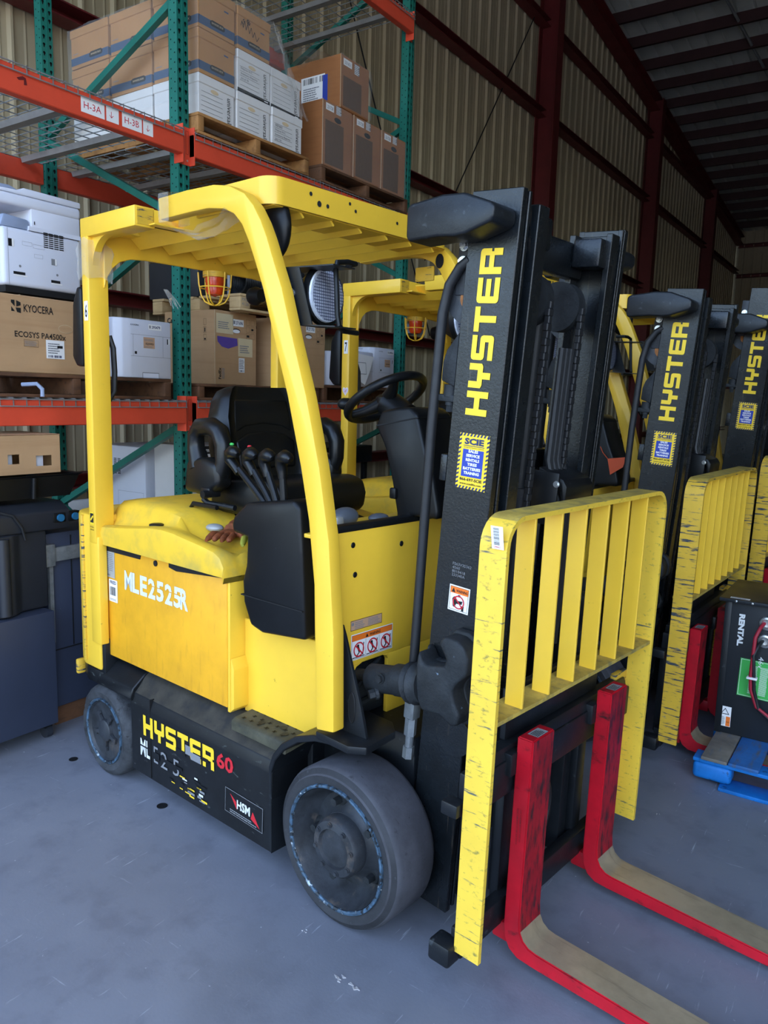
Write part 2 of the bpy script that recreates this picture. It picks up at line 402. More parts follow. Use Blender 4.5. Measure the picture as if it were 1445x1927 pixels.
for i in range(len(pr)-1): mb.F([lo[i],lo[i+1],hi[i+1],hi[i]])
wb = struct(mb.build('wall_back', WALL, None, smooth=0))
mb = MB(); pr = wall_profile(-4.5, 14)
lo = [mb.V((x,28.62-d,0)) for x,d in pr]; hi = [mb.V((x,28.62-d,ROOFZ(28.6)+.1)) for x,d in pr]
for i in range(len(pr)-1): mb.F([lo[i],lo[i+1],hi[i+1],hi[i]])
wr = struct(mb.build('wall_right', WALL, None, smooth=0))
def zsec(mb, p0, p1, up, out, d=.2, fl=.065, t=.006):
    """Z section from p0 to p1, web along up, flanges along out"""
    p0, p1, up, out = map(Vector, (p0,p1,up,out))
    q = [(0,0),(fl,0),(fl,.02),(fl-t,.02),(fl-t,t),(t,t),(t,d-t),(t,d),(-fl+t,d),(-fl+t,d-.02),(-fl,d-.02),(-fl,d),(0,d-0)]
    q = [(0,0),(fl,0),(fl,t),(t,t),(t,d-t),(fl,d-t),(fl,d),(0,d)]
    return mb.loft([[p+out*a+up*b for a,b in q] for p in (p0,p1)])
for z in (.9, 2.42, 4.5, 6.5, 7.92):
    zsec(MB(), (-4.48,-3.4,z), (-4.48,28.5,z), (0,0,1), (1,0,0), .12, .17, .012).build('girt', MAR, wb, 0)
for y in (10.62, 16.95, 23.2):
    mb = MB(); zt = ROOFZ(y)-.3
    mb.box(-4.47,-4.13,y-.006,y+.006,0,zt).box(-4.145,-4.13,y-.13,y+.13,0,zt).box(-4.47,-4.455,y-.13,y+.13,0,zt).build('column', MAR, wb, 0)
y0, y1 = -3.4, 28.5
mb = MB(); mb.loft([[(-4.47,y,ROOFZ(y)-.52),(-4.22,y,ROOFZ(y)-.52),(-4.22,y,ROOFZ(y)-.505),(-4.34,y,ROOFZ(y)-.505),(-4.34,y,ROOFZ(y)-.235),(-4.22,y,ROOFZ(y)-.235),(-4.22,y,ROOFZ(y)-.22),(-4.47,y,ROOFZ(y)-.22)] for y in (y0,y1)])
mb.build('rafter', MAR, wb, 0)
for z in (6.35, 7.55-.15, 4.5, 2.4):
    zsec(MB(), (-4.4,28.6,z), (14,28.6,z), (0,0,1), (0,-1,0), .12, .17, .012).build('girt', MAR, wr, 0)
# roof: ribbed sheets over purlins that run out from the gable wall
XR = 7.5; DOORZ = 6.8
mb = MB(); pr = []; x = -4.6
while x < XR: pr += [(x,0),(x+.26,0),(x+.28,.05),(x+.32,.05),(x+.34,0)]; x += .34
A = [mb.V((x,y0,ROOFZ(y0)+d)) for x,d in pr]; B = [mb.V((x,28.7,ROOFZ(28.7)+d)) for x,d in pr]
for i in range(len(pr)-1): mb.F([A[i],B[i],B[i+1],A[i+1]])
ce = struct(mb.build('ceiling', ROOF, None, smooth=0))
MB().loft([[(-4.7,y0,ROOFZ(y0)+.06),(XR+.1,y0,ROOFZ(y0)+.06),(XR+.1,y0,ROOFZ(y0)+.1),(-4.7,y0,ROOFZ(y0)+.1)],[(-4.7,28.8,ROOFZ(28.8)+.06),(XR+.1,28.8,ROOFZ(28.8)+.06),(XR+.1,28.8,ROOFZ(28.8)+.1),(-4.7,28.8,ROOFZ(28.8)+.1)]]).build('roof_deck', ROOF, ce, 0)
y = -3.1
while y < 28.4:
    zsec(MB(), (-4.45,y,ROOFZ(y)-.22), (XR,y,ROOFZ(y)-.22), (0,-.02,1), (0,1,0), .21, .07, .006).build('purlin', PUR, ce, 0); y += .985
MB().tube([(-2.3,13.5,ROOFZ(13.5)-.16),(-1.0,28.0,ROOFZ(28)-.2)],.03,8).build('sag_rod', GALV, ce)
def rod(n, a, b, r=.009): return MB().tube([a,b],r,6).build('brace_rod', SHAD, wb)
rod('thin dark bracing rod slanting up the beige wall behind the mast', (-4.42,7.0,3.6), (-4.42,10.3,8.1))
rod('thin dark bracing rod slanting down behind the brown cartons', (-4.42,7.2,2.6), (-4.42,4.6,7.2))
# ------------------------------------------------------------------ marks and litter on the floor
for i,(x,y,s,l) in enumerate(((-1.087,-.386,.022,'round black anchor hole in the floor beside the skirt of the nearest forklift'),(-1.74,-.357,.02,'small black anchor hole in the floor left of the rear tyre'))):
    tag(MB().cyl((x,y,.0005),(x,y,.0025),s,20).build('floor_anchor_hole', SHAD), l, 'anchor hole')
def chip(x, y, l, n=6, s=.014):
    mb = MB()
    for k in range(n):
        a = random.random()*3; ox, oy = random.uniform(-s*2,s*2), random.uniform(-s,s)
        mb.prism([(x+ox,y+oy),(x+ox+s*math.cos(a),y+oy+s*.4*math.sin(a)),(x+ox+s*.5*math.cos(a+1),y+oy+s*.5*math.sin(a+1))],'z',.0005,.003)
    return tag(mb.build('paint_flakes', CHIPS, smooth=0), l, 'debris')

# the open side: unseen door header and side wall, added to narrow the daylight
mb = MB()
for x0, x1, z0 in ((-4.7,-4.2,0),(-4.2,6.8,DOORZ),(6.8,XR+.1,0)): mb.box(x0,x1,-3.55,-3.42,z0,ROOFZ(-3.4)+.1)
struct(mb.build('wall_front_added', WALL, None, smooth=0))
mb = MB(); pr = wall_profile(-3.42, 28.7)
lo = [mb.V((XR-d,y,0)) for y,d in pr]; hi = [mb.V((XR-d,y,ROOFZ(y)+.1)) for y,d in pr]
for i in range(len(pr)-1): mb.F([lo[i],hi[i],hi[i+1],lo[i+1]])
struct(mb.build('wall_left_added', WALL, None, smooth=0))
# ------------------------------------------------------------------ pallet rack
PX, PXR = -2.25, -3.52            # front face of front posts, front face of rear posts
PY = (.80, 3.15)
_cell = {}
def holed_cell(w, h, holes):
    """one pitch of a post face with real punched openings; returns polygons"""
    bm = bmesh.new(); ed = []
    def loop(p):
        vs = [bm.verts.new((a,b,0)) for a,b in p]
        for i in range(len(vs)): ed.append(bm.edges.new((vs[i],vs[(i+1)%len(vs)])))
    loop([(0,0),(w,0),(w,h),(0,h)])
    for p in holes: loop(p)
    bmesh.ops.triangle_fill(bm, use_beauty=True, use_dissolve=False, edges=ed)
    r = [[(v.co.x,v.co.y) for v in f.verts] for f in bm.faces]; bm.free(); return r
def tear(cx, cy, s=1): return [(cx+s*a,cy+s*b) for a,b in ((0,.012),(.007,.009),(.009,.002),(.005,-.006),(.003,-.015),(-.003,-.015),(-.005,-.006),(-.009,.002),(-.007,.009))]
def circ(cx, cy, r): return [(cx+r*math.cos(i*math.pi/4),cy+r*math.sin(i*math.pi/4)) for i in range(8)]
FRONT = holed_cell(.08,.0508,[tear(.018,.026),tear(.062,.026)])
SIDE = holed_cell(.07,.0508,[circ(.02,.014,.0045),circ(.05,.036,.0045)])
def post(name, T, x, y, H):
    """front-open C post, aisle face at x, centred on y"""
    mb = MB(); n = int(H/.0508)
    for k in range(n):
        z = k*.0508
        for p in FRONT: mb.F([mb.V((x,y-.04+a,z+b)) for a,b in p])
        for p in SIDE:
            mb.F([mb.V((x-a,y-.04,z+b)) for a,b in p][::-1]); mb.F([mb.V((x-a,y+.04,z+b)) for a,b in p])
    bmesh.ops.remove_doubles(mb.bm, verts=mb.bm.verts[:], dist=1e-5)
    mb.box(x-.001,x+.003,y-.004,y+.004,0,H).box(x-.07,x-.068,y-.04,y-.025,0,H).box(x-.07,x-.068,y+.025,y+.04,0,H)
    p_ = mb.build(name, TEAL, T, 0)
    MB().box(x-.066,x-.010,y-.034,y+.034,0,H).build('post_shade_core', SHAD, p_, 0); return p_  # black core added so the punched holes look shaded inside
def brace(T, y, a, b):
    (x0,z0),(x1,z1) = a,b; d = Vector((x1-x0,0,z1-z0)).normalized(); u = Vector((-d.z,0,d.x))
    p0, p1 = Vector((x0,y,z0)), Vector((x1,y,z1))
    q = [(-.02,-.018),(.02,-.018),(.02,.018),(.017,.018),(.017,-.015),(-.017,-.015),(-.017,.018),(-.02,.018)]
    return MB().loft([[p+u*s_+Vector((0,t_,0)) for s_,t_ in q] for p in (p0,p1)]).build('brace', TEAL, T, 0)
def upright(y, label, H=6.1):
    T = thing('rack_upright', label, 'rack upright', (0,0,0), 0, 'green rack uprights')
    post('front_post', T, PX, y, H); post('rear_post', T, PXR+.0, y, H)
    xf, xr = PX-.06, PXR-.01
    for a, b in (((xf,.15),(xr,.15)),((xf,.3),(xr,.9)),((xr,.92),(xf,1.5)),((xf,1.54),(xr,2.08)),((xr,2.12),(xf,2.67)),((xf,2.71),(xr,3.3)),((xr,3.34),(xf,3.86)),((xf,3.9),(xr,4.5)),((xr,4.54),(xf,5.08)),((xf,5.12),(xr,5.7))): brace(T, y, a, b)
    for x in (PX,PXR): boxmesh('base_plate', TEAL, T, x-.12, x+.03, y-.07, y+.07, 0, .008, 0)
    return T
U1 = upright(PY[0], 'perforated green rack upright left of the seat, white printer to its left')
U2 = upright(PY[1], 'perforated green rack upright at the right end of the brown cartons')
def beam(y0, y1, z, x, sx, label, labels=None):
    """step beam: y0..y1 between post centres, z its top, x its outer face; sx +1 front row, -1 back row"""
    T = thing('rack_beam', label, 'rack beam', (0,0,0), 0, 'orange rack beams')
    a, b = sorted((x, x-sx*.055)); lo, hi = a, b
    MB().prism([(lo,z-.125),(hi,z-.125),(hi,z),(lo,z)] if sx < 0 else [(lo,z-.125),(hi,z-.125),(hi,z-.004),(hi-.012,z),(lo,z)],'y',y0+.04,y1-.04,.004,1).build('beam_tube', ORG, T, 0)
    for yy, s in ((y0+.04,-1),(y1-.04,1)):
        xf = PX if sx > 0 else PXR
        cn = MB().box(xf+.001 if sx>0 else xf-.075, (xf+.006) if sx > 0 else xf-.071, min(yy,yy+s*.038), max(yy,yy+s*.0395), z-.17, z+.035, .001,1).box(xf-.03,max(x,xf+.006),yy-.004*(1 if s>0 else 0)-.0,yy+.004*(1 if s<0 else 0),z-.17,z+.035) if sx > 0 else MB().box(xf-.075,xf-.07,min(yy,yy+s*.038),max(yy,yy+s*.038),z-.17,z+.035)
        cn.build('connector', ORG, T, 0)
        if sx > 0:
            MB().cyl((xf+.0065,yy+s*.02,z-.145),(xf+.009,yy+s*.02,z-.145),.006,10).build('safety_clip', BOLT, T)
            cs = Decal((xf+.006,yy+(.010 if s > 0 else -.030),z-.11),(0,1,0),(0,0,1)); cs.frame(0,0,.020,.125,.0018,MAR); cs.build('clip_slot', T)
    return T
XB = PX+.045
B1L = beam(PY[0]-2.38, PY[0], 1.648, XB, 1, 'lower orange front beam left of the seat, under the printer cartons')
B1R = beam(PY[0], PY[1], 1.648, XB, 1, 'lower orange front beam behind the seat, right of the near upright')
B2L = beam(PY[0]-2.38, PY[0], 3.155, XB, 1, 'upper orange front beam left of the near upright with paper location labels')
B2R = beam(PY[0], PY[1], 3.155, XB, 1, 'upper orange front beam under the shrink-wrapped archive boxes')
B3R = beam(PY[0], PY[1], 4.66, XB, 1, 'topmost orange front beam above the brown cartons')
XRB = PXR-.07-.01
for z, l, r in ((1.648,'lower orange rear beam behind the left cartons','lower orange rear beam behind the tan cartons'),(3.155,'upper orange rear beam seen through the empty left wire deck','upper orange rear beam behind the pallet of archive boxes')):
    beam(PY[0]-2.38, PY[0], z, XRB, -1, l); beam(PY[0], PY[1], z, XRB, -1, r)
beam(PY[0], PY[1], 4.66, XRB, -1, 'topmost orange rear beam above the brown cartons')
d = Decal((XB,-.02,3.055),(0,1,0),(0,0,1))
for x0, w_, t_ in ((.13,.135,'H-3A'),(.275,.075,''),(.37,.125,'H-3B'),(.503,.065,'')):
    d.rect(x0,0,x0+w_,.075,WHT)
    if t_: d.text(t_,x0+.016,.02,.032,PRED,1,w_-.035)
    else: d.line((x0+.03,.02),(x0+.03,.05),.003,PRED,1).line((x0+.03,.02),(x0+.02,.032),.003,PRED,1).line((x0+.03,.02),(x0+.042,.032),.003,PRED,1)
d.build('location_label', B2L)
d = Decal((XB,2.36,4.56),(0,1,0),(0,0,1)); d.rect(0,0,.14,.07,WHT).text('H-1B',.02,.015,.036,PBLK,1,.1); d.rect(.16,0,.21,.06,WHT).line((.185,.015),(.185,.045),.003,PRED,1); d.build('location_label', B3R)
d = Decal((XB,-.22,3.07),(0,1,0),(0,0,1)); d.poly([(0,.03),(.03,.045),(.045,.04),(.05,.012),(.035,.008),(.035,.03),(.01,.022)],MAR); d.build('scuff', B2L)
def deck(y0, y1, z, label):
    T = thing('wire_deck', label, 'wire deck', (0,0,0), 0, 'galvanised wire decks')
    mb = MB(); xa, xb = PXR-.06, XB+.006
    n = int((y1-y0)/.066)
    for i in range(n+1):
        y = y0+i*(y1-y0)/n
        mb.tube([(xa,y,z+.006),(xb,y,z+.006),(xb,y,z-.035)],.0033,5)
    x = xb-.10
    mb.tube([(xb+.005,y0,z-.033),(xb+.005,y1,z-.033)],.0033,5); mb.tube([(xb+.004,y0,z+.0),(xb+.004,y1,z+.0)],.0033,5)
    while x > xa: mb.tube([(x,y0,z+.0005),(x,y1,z+.0005)],.0033,5); x -= .104
    mb.build('wire_grid', GALV, T, 60, kind='stuff')
    for f in (.12,.5,.88):
        y = y0+(y1-y0)*f; MB().prism([(y-.035,z-.003),(y-.026,z-.034),(y+.026,z-.034),(y+.035,z-.003)],'x',PXR-.0,XB-.06).build('support_channel', CHAN, T, 0)
    return T
for a, b, nm in ((PY[0]-2.34,PY[0]-1.20,'far left'),(PY[0]-1.17,PY[0]-.045,'near left'),(PY[0]+.045,PY[0]+1.17,'near right'),(PY[0]+1.20,PY[1]-.045,'far right')):
    L_ = {'far left':'at the left edge of the photo','near left':'just left of the near upright','near right':'just right of the near upright','far right':'reaching the far upright'}[nm]
    if nm != 'far left': deck(a, b, 1.65, 'lower wire deck '+L_+', level of the printers')
    deck(a, b, 3.157, 'upper wire deck '+L_+', level of the archive boxes')
    if 'right' in nm: deck(a, b, 4.662, 'top wire deck '+L_+', seen from below over the wrapped boxes')
# ------------------------------------------------------------------ pallets
def pallet(loc, label, m=WOOD, lx=1.0, ly=1.0, h=.115, boards=6, group='wooden pallets', rz=0, blocks=False):
    """stringers run along x (front to back), boards along y"""
    T = thing('pallet', label, 'pallet', loc, rz, group)
    for i in range(3):
        y = (i*.5)*(ly-.045); 
        if blocks:
            for j in range(3):
                x = -j*.5*(lx-.10); boxmesh('block', m, T, x-.10, x, y, y+.09, .016, h-.018, .004)
        else: boxmesh('stringer', m, T, -lx, 0, y, y+.045, .016, h-.018, .003)
    for i in range(boards):
        w = .09 if i not in (0, boards-1) else .12
        x = -i*(lx-.12)/(boards-1); boxmesh('deck_board', m, T, x-w, x, 0, ly, h-.017, h, .002)
    for x in (0, -(lx-.1)*.5, -(lx-.1)): boxmesh('bottom_board', m, T, x-.1, x, 0, ly, 0, .0155, .002)
    return T
pallet((PX+.05,.865,3.168),'wooden pallet under the shrink-wrapped archive boxes', WOOD, 1.2, .98)
pallet((PX+.05,1.98,3.168),'wooden pallet under the brown cartons by the far upright', WOODD, 1.15, 1.10)
pallet((PX+.02,-.55,1.661),'dark wooden pallet at left under the tan printer carton', WOODD, 1.1, 1.22)
pallet((PX+.0,.9,1.661),'dark wooden pallet under the tan cartons behind the seat', WOODD, 1.1, 1.15, h=.10)
pallet((PX+.0,2.10,1.661),'dark wooden pallet under the white printers by the far upright', WOODD, 1.1, .98, h=.125)
P5 = pallet((PX-.06,1.31,2.2395),'pale pine pallet lying on top of the tan cartons', WOODX, .85, .80, .105, 6, blocks=True)
d = Decal((.001,.004,.022),(0,1,0),(0,0,1)); d.text('PX2-',.008,.036,.02,PGRY,1,.06).text('4126',.008,.008,.02,PGRY,1,.06); d.build('stamp', P5)
# ------------------------------------------------------------------ archive boxes
BW, BD, BH = .296, .392, .236
def arch(kind, label, group):
    T = thing('archive_box', label, 'box', (0,0,0), 0, group)
    m = WBOX if kind == 'w' else CARDT
    hole = Decal((0,BW/2,.165),(0,1,0),(0,0,1))
    bd = MB().box(-BD+.006,-.006,.005,BW-.005,0,BH-.01,.003,1).build('body', m, T, 0)
    MB().box(-BD,0,0,BW,BH-.052,BH,.004,1).build('lid', m, T, 0)
    d = Decal((-.006,.005,0),(0,1,0),(0,0,1))
    if kind == 'w':
        d.rect(0,0,BW-.01,.02,PBLK)
        for i in range(5): d.rect(.02,.04+i*.026,.19,.0415+i*.026,PBLK,1)
        d.disc(.125,.163,.032,PTAN if False else CARDE,1,16,.012)
        d2 = Decal((-.006,.232,.165),(0,0,-1),(0,1,0)); d2.text('universal',0,0,.036,PBLK,1,.14); d2.build('brand_print', T)
        d.rect(.235,.006,.27,.012,WHT,1)
    else:
        d.rect(0,.02,BW-.01,.066,PSBL).poly([(.09,.045),(.10,.038),(.195,.038),(.205,.045),(.205,.06),(.19,.07),(.105,.07),(.09,.06)],PBLK,1).text('BANKERS BOX',.148,.05,.011,CARDE,2,.09,align='c').rect(.2,.15,.235,.158,PSBL,1)
        s = Decal((-BD+.006,.005,0),(1,0,0),(0,0,1)); w_ = BD-.012
        s.rect(0,.02,w_,.066,PSBL).poly([(.19,.045),(.20,.038),(.315,.038),(.325,.045),(.325,.062),(.31,.072),(.205,.072),(.19,.062)],PBLK,1).text('BANKERS BOX',.258,.05,.011,CARDE,2,.1,align='c').rows(.02,.085,.08,.093,1,PGRY,1); s.build('side_print', T)
    d.build('front_print', T)
    return T
aw = arch('w','white archive box with black lines, front left corner of the pallet stack','archive boxes on the pallet')
ab = arch('b','brown archive box with blue band, middle row at the left front corner','archive boxes on the pallet')
def place(o, x, y, z, label, first=[]):
    c = o if o.name not in first else copy_tree(o)
    first.append(o.name)
    c.location = (x, y, z); c.rotation_euler = (0,0,random.uniform(-.012,.012)); c['label'] = label
    return c
zb = 3.285
Y0 = (.915, 1.222, 1.525); Z0 = (zb, zb+.239, zb+.48)
w1 = place(aw, PX, Y0[0], Z0[0], 'white archive box at bottom left of the wrapped stack, front row')
w2 = place(aw, PX, Y0[1], Z0[0], 'white archive box, middle of the bottom front row of the stack')
w3 = place(aw, PX+.01, Y0[2], Z0[0], 'white archive box with handwriting, right end of the bottom front row')
w4 = place(aw, PX, Y0[1]+.005, Z0[1], 'white archive box with handwriting, second layer right of the brown box')
w5 = place(aw, PX-.005, Y0[2]+.004, Z0[1], 'white archive box under loose film, right end of the second layer')
b1 = place(ab, PX, Y0[0], Z0[1], 'brown archive box with blue band at the front corner, second layer')
b2 = place(ab, PX, Y0[0]+.002, Z0[2], 'brown archive box with blue band at the front corner, top layer')
b3 = place(ab, PX, Y0[1]+.006, Z0[2], 'brown archive box with black scribble, right end of the top layer')
for k, x in ((1, PX-.405), (2, PX-.81)):
    n_ = ('middle','rear')[k-1]
    place(aw, x, Y0[0]+.003, Z0[0], f'white archive box behind the upright, bottom layer, {n_} of the side')
    place(ab, x, Y0[0]+.004, Z0[1], f'brown archive box behind the diagonal brace, second layer, {n_} of the side')
    place(ab, x+.0, Y0[0]+.001, Z0[2], f'brown archive box above the diagonal brace, top layer, {n_} of the side')
for o, ls, sc in ((w3,('WSP-0003','Dispose N.C.','Inventory Reports','JULY TR'),.14),(w4,('Dispose N.C.','Inventory Reports','JUL & TR'),.15)):
    d = Decal((-.006,.03,.0),(0,1,0),(0,0,1),.004)
    for i, t_ in enumerate(ls): d.text(t_,.0,.125-i*.028,.014,PBLK,1,.0085*len(t_))
    d.build('handwriting', o)
d = Decal((-.006,.03,.1),(0,1,0),(0,0,1),.004)
pt = [(0,.03),(.01,.06),(.02,.025),(.035,.07),(.045,.02),(.06,.06),(.075,.01),(.09,.05),(.105,.0),(.12,.035),(.14,-.01),(.16,.02)]
for a, b in zip(pt, pt[1:]): d.line(a,b,.004,PBLK)
for i in range(14): a=(random.uniform(.01,.08),random.uniform(.05,.09)); d.line(a,(a[0]+.012,a[1]+random.uniform(-.02,.02)),.004,PBLK)
d.build('scribble', b3)
# cream storage box between the two stacks
T = thing('storage_box','cream lidded box partly hidden between the wrapped stack and the brown cartons','box',(-2.79,1.86,3.60),.0,'archive boxes on the pallet')
boxmesh('body', WBOX, T, -.36, 0, 0, .29, 0, .24, .004); boxmesh('lid', WBOX, T, -.38, .02, -.02, .31, .2, .29, .006)
tag(boxmesh('carton', CARDB, None, -3.2,-2.77,1.85,2.03,3.285,3.598,.003),'brown carton low between the two wrapped stacks','carton','brown cartons')
# brown cartons
def carton(name, label, x, y, z, dx, dy, dz, m, group, rz=0):
    """front face towards +x; origin at the front lower left corner"""
    T = thing(name, label, 'carton', (x,y,z), rz, group)
    MB().box(-dx,0,0,dy,0,dz,.004,1).build('box_body', m, T, 0); 
    MB().box(-dx-.001,.0012,dy/2-.003,dy/2+.003,dz-.001,dz+.0012).box(-.0,.0015,-.0015,.003,.0,dz).build('flap_edge', CARDE, T, 0)
    return T
for i, (y, l) in enumerate(((2.045,'brown carton with a hand hole, left of the three in the lower row'),(2.405,'brown carton with a hand hole, middle of the three in the lower row'),(2.765,'brown carton at right of the lower row, against the far upright'))):
    c = carton('carton', l, PX, y, zb+.004, .5, .34, .445, CARDB, 'brown cartons')
    d = Decal((0,0,0),(0,1,0),(0,0,1)).rect(.03,.03,.24,.32,CARDT if False else mat('print_brown','#5b3c20',.8,var=.1,vscale=40),0).disc(.17,.345,.04,SHAD,1,16,.018).rect(.035,.385,.125,.43,WHT,1).text('231728',.05,.395,.022,PNAV,2,.065).rect(.15,.385,.21,.44,PGRY,1).rows(.15,.385,.21,.44,6,WHT,2); d.build('front_print', c)
c = carton('carton','brown carton standing on the three brown cartons, paperwork on its side', PX+.0, 2.24, zb+.452, .5, .345, .355, CARDB, 'brown cartons')
d = Decal((0,0,0),(0,1,0),(0,0,1)).rect(.03,.02,.25,.22,MATS['print_brown'],0).rect(.03,.29,.13,.335,WHT,1).text('231651',.045,.3,.022,PNAV,2,.07).rect(.16,.27,.22,.34,PGRY,1).rows(.16,.27,.22,.34,6,WHT,2); d.build('front_print', c)
d = Decal((-.36,0,.04),(1,0,0),(0,0,1)).rect(0,0,.22,.21,WHT).bars(.01,.16,.2,.2,26,PBLK).rows(.02,.02,.17,.14,8,PGRY).rect(.2,-.04,.245,.2,PBLU,1); d.build('paperwork', c)
# ------------------------------------------------------------------ level one, left bay
T = carton('printer_carton','large tan printer carton with bold print on the left pallet', -2.25, -.62, 1.777, .55, .80, .365, CARD, 'tan printer cartons')
d = Decal((0,0,0),(0,1,0),(0,0,1),.002)
X0 = .30                                               # left print margin: the visible part starts here
cx_ = X0+.075; cy_ = .308
for pts in ([(-.022,.03),(-.004,.03),(-.004,.0),(-.022,.018)],[(.004,.03),(.026,.022),(.026,.008),(.004,.0)],[(-.022,-.0),(-.004,-.022),(-.022,-.022)],[(.0,-.004),(.026,-.004),(.026,-.028),(.006,-.024)]): d.poly([(cx_+a,cy_+b) for a,b in pts],PBLK)
d.text('KYOCERA',X0+.115,.288,.036,PBLK,1,.155,bold=.012).text('ECOSYS PA4500x',X0+.065,.168,.028,PBLK,1,.27,bold=.012)
d.rect(X0+.225,.075,X0+.325,.165,WHT,1).bars(X0+.235,.08,X0+.315,.092,24,PNAV,2).rows(X0+.235,.10,X0+.3,.155,5,PGRY,2).rect(X0+.285,.127,X0+.315,.14,PBLK,3)
d.disc(X0+.335,.225,.04,CARDE,0,20,.021).disc(X0+.335,.225,.038,CARD,1,20,.019)
d.frame(X0+.11,.125,X0+.185,.158,.001,PBLK,1).rows(X0+.113,.13,X0+.18,.155,4,PGRY,2,.4)
for i in range(3):
    for j in range(2): d.frame(X0+.44+i*.035-(0 if j == 0 else -.02),.27+j*.04,X0+.47+i*.035+(0 if j == 0 else .02)-.0,.302+j*.04,.0012,PBLK,1)
d.disc(X0+.40,.30,.014,PBLK,1).line((X0+.385,.318),(X0+.418,.28),.006,PBLK,1).line((X0+.385,.28),(X0+.418,.318),.006,PBLK,1)
d.rows(X0+.435,.07,X0+.50,.26,20,PGRY,1,.5,.1)
d.build('box_print', T)
# multifunction printer on the carton
T = thing('multifunction_printer','large white multifunction printer standing on the tan carton at left','printer',(-2.28,-.28,2.155),0)
# local: y is its depth (front at y=0), x its width going back
mb = MB().box(-.46,0,.0,.42,.03,.30,.02,3); bdy = mb.build('body', PRN, T, 40)
MB().prism([(-.46,.30),(-.002,.30),(-.002,.32),(-.46,.32)],'y',.14,.42).box(-.46,-.004,.155,.42,.30,.405,.006).build('scanner_column', PRN, T, 40)
MB().box(-.47,.002,-.02,.425,.40,.455,.016,3).build('scanner_bed', PRN, T, 40)
MB().prism([(-.02,.455),(.425,.455),(.425,.485),(.12,.49),(.10,.475),(-.02,.47)],'x',-.47,.0,.008,2).build('document_cover', PRN, T, 40)
MB().prism([(.0,.472),(.10,.479),(.06,.492),(-.02,.49)],'x',-.45,-.02,.003).build('document_tray', PRNG, T, 40)
MB().prism([(-.0,.30),(.15,.30),(.15,.35),(.02,.36)],'x',-.42,-.012,.012,2).build('output_tray', PRNG, T, 40)
MB().box(-.44,-.006,.012,.40,.0,.03).build('foot', SHAD, T)
d = Decal((0,0,0),(0,1,0),(0,0,1),.0015)
for i in range(8):
    for j in range(4): d.rect(.212+j*.028,.232+i*.0095,.236+j*.028,.237+i*.0095,SHAD)
d.rect(.03,.21,.048,.245,SHAD).rect(.048,.21,.058,.245,WHT).rect(.25,.155,.27,.185,PGRY).rect(.27,.155,.278,.185,WHT).rect(.05,.085,.11,.098,SHAD).rect(.05,.078,.12,.084,WHT).rect(.245,.07,.295,.083,SHAD).rect(.245,.063,.305,.069,WHT)
for x0, z0 in ((.085,.125),(.28,.11)): d.disc(x0,z0,.006,PGRY)
for x0, z0, w_ in ((.1,.225,.05),(.155,.22,.06),(.16,.175,.045)): d.frame(x0,z0,x0+w_,z0+.018,.0008,PGRY)
d.rect(.027,.03,.0285,.295,PGRY).rect(.165,.33,.170,.345,PBLK); d.build('side_details', bdy)
# desktop printer 295479
def desk_printer(label, loc, num, dy=.38, h=.32, tan=True, rz=0, group='white desktop printers'):
    T = thing('desktop_printer', label, 'printer', loc, rz, group)
    b = MB().prism([(-.38,0),(-.10,0),(-.03,.012),(-.006,.05),(0,.10),(0,dy),(-.38,dy)],'z',0,h,.008,2).build('body', PRN, T, 40)
    d = Decal((0,0,0),(0,1,0),(0,0,1),.0012)
    d.rect(.10,.235,dy,.2365,PGRY).rect(.10,.118,dy,.1195,PGRY).rect(.115,.118,.1165,.236,PGRY).rect(dy-.06,.118,dy-.0585,.236,PGRY)
    d.rect(dy-.03,.195,dy-.022,.225,SHAD).rect(dy-.022,.195,dy-.012,.225,WHT).rect(.125,.13,.14,.145,PBLK)
    if dy > .3: d.rect(.175,.0,.29,.032,PGRY).rect(.178,.003,.287,.028,PRN,1)
    if tan: d.rect(.185,.165,.262,.225,PTAN,1).text('EQ50456' if num == '295479' else 'EQ50460',.20,.182,.014,PBLK,2,.055,bold=.02).rows(.19,.205,.255,.218,2,PGRY,2).rows(.19,.169,.255,.177,2,PGRY,2)
    if num: d.rect(.22,.268,.31,.298,WHT,1).text(num,.242,.275,.016,PNAV,2,.06,bold=.03).rect(.226,.275,.236,.291,PGRY,2)
    d.text('KYOCERA',.10,.282,.009,PBLK,2,.055); d.build('front_details', b)
    return T
desk_printer('white desktop printer with a 295479 label on the dark pallet', (-2.25,.31,1.777),'295479')
desk_printer('white desktop printer at right, beside the far upright', (-2.25,2.70,1.7875),'298926',.325,.315)
desk_printer('white desktop printer with a sheet of paper hanging over it', (-2.22,2.38,1.7875),'',.30,.265,False)
desk_printer('white desktop printer squeezed between tan carton and yellow guard post', (-2.25,2.12,1.7875),'',.24,.25,False)
p = MB().loft([[(-2.20,2.36,2.04),(-2.20,2.66,2.02),(-2.204,2.66,2.02),(-2.204,2.36,2.04)],[(-2.195,2.37,1.93),(-2.195,2.60,1.90),(-2.199,2.60,1.90),(-2.199,2.37,1.93)],[(-2.18,2.44,1.83),(-2.18,2.52,1.80),(-2.184,2.52,1.80),(-2.184,2.44,1.83)]]).build('paper_sheet', WHT, None, 0)
tag(p,'folded white sheet of paper draped over a white printer','paper')
d = Decal((-2.192,2.40,1.88),(0,1,0),(-.1,0,1),.004); d.frame(.03,.0,.15,.09,.004,PGRY); d.build('printed_lines', p)
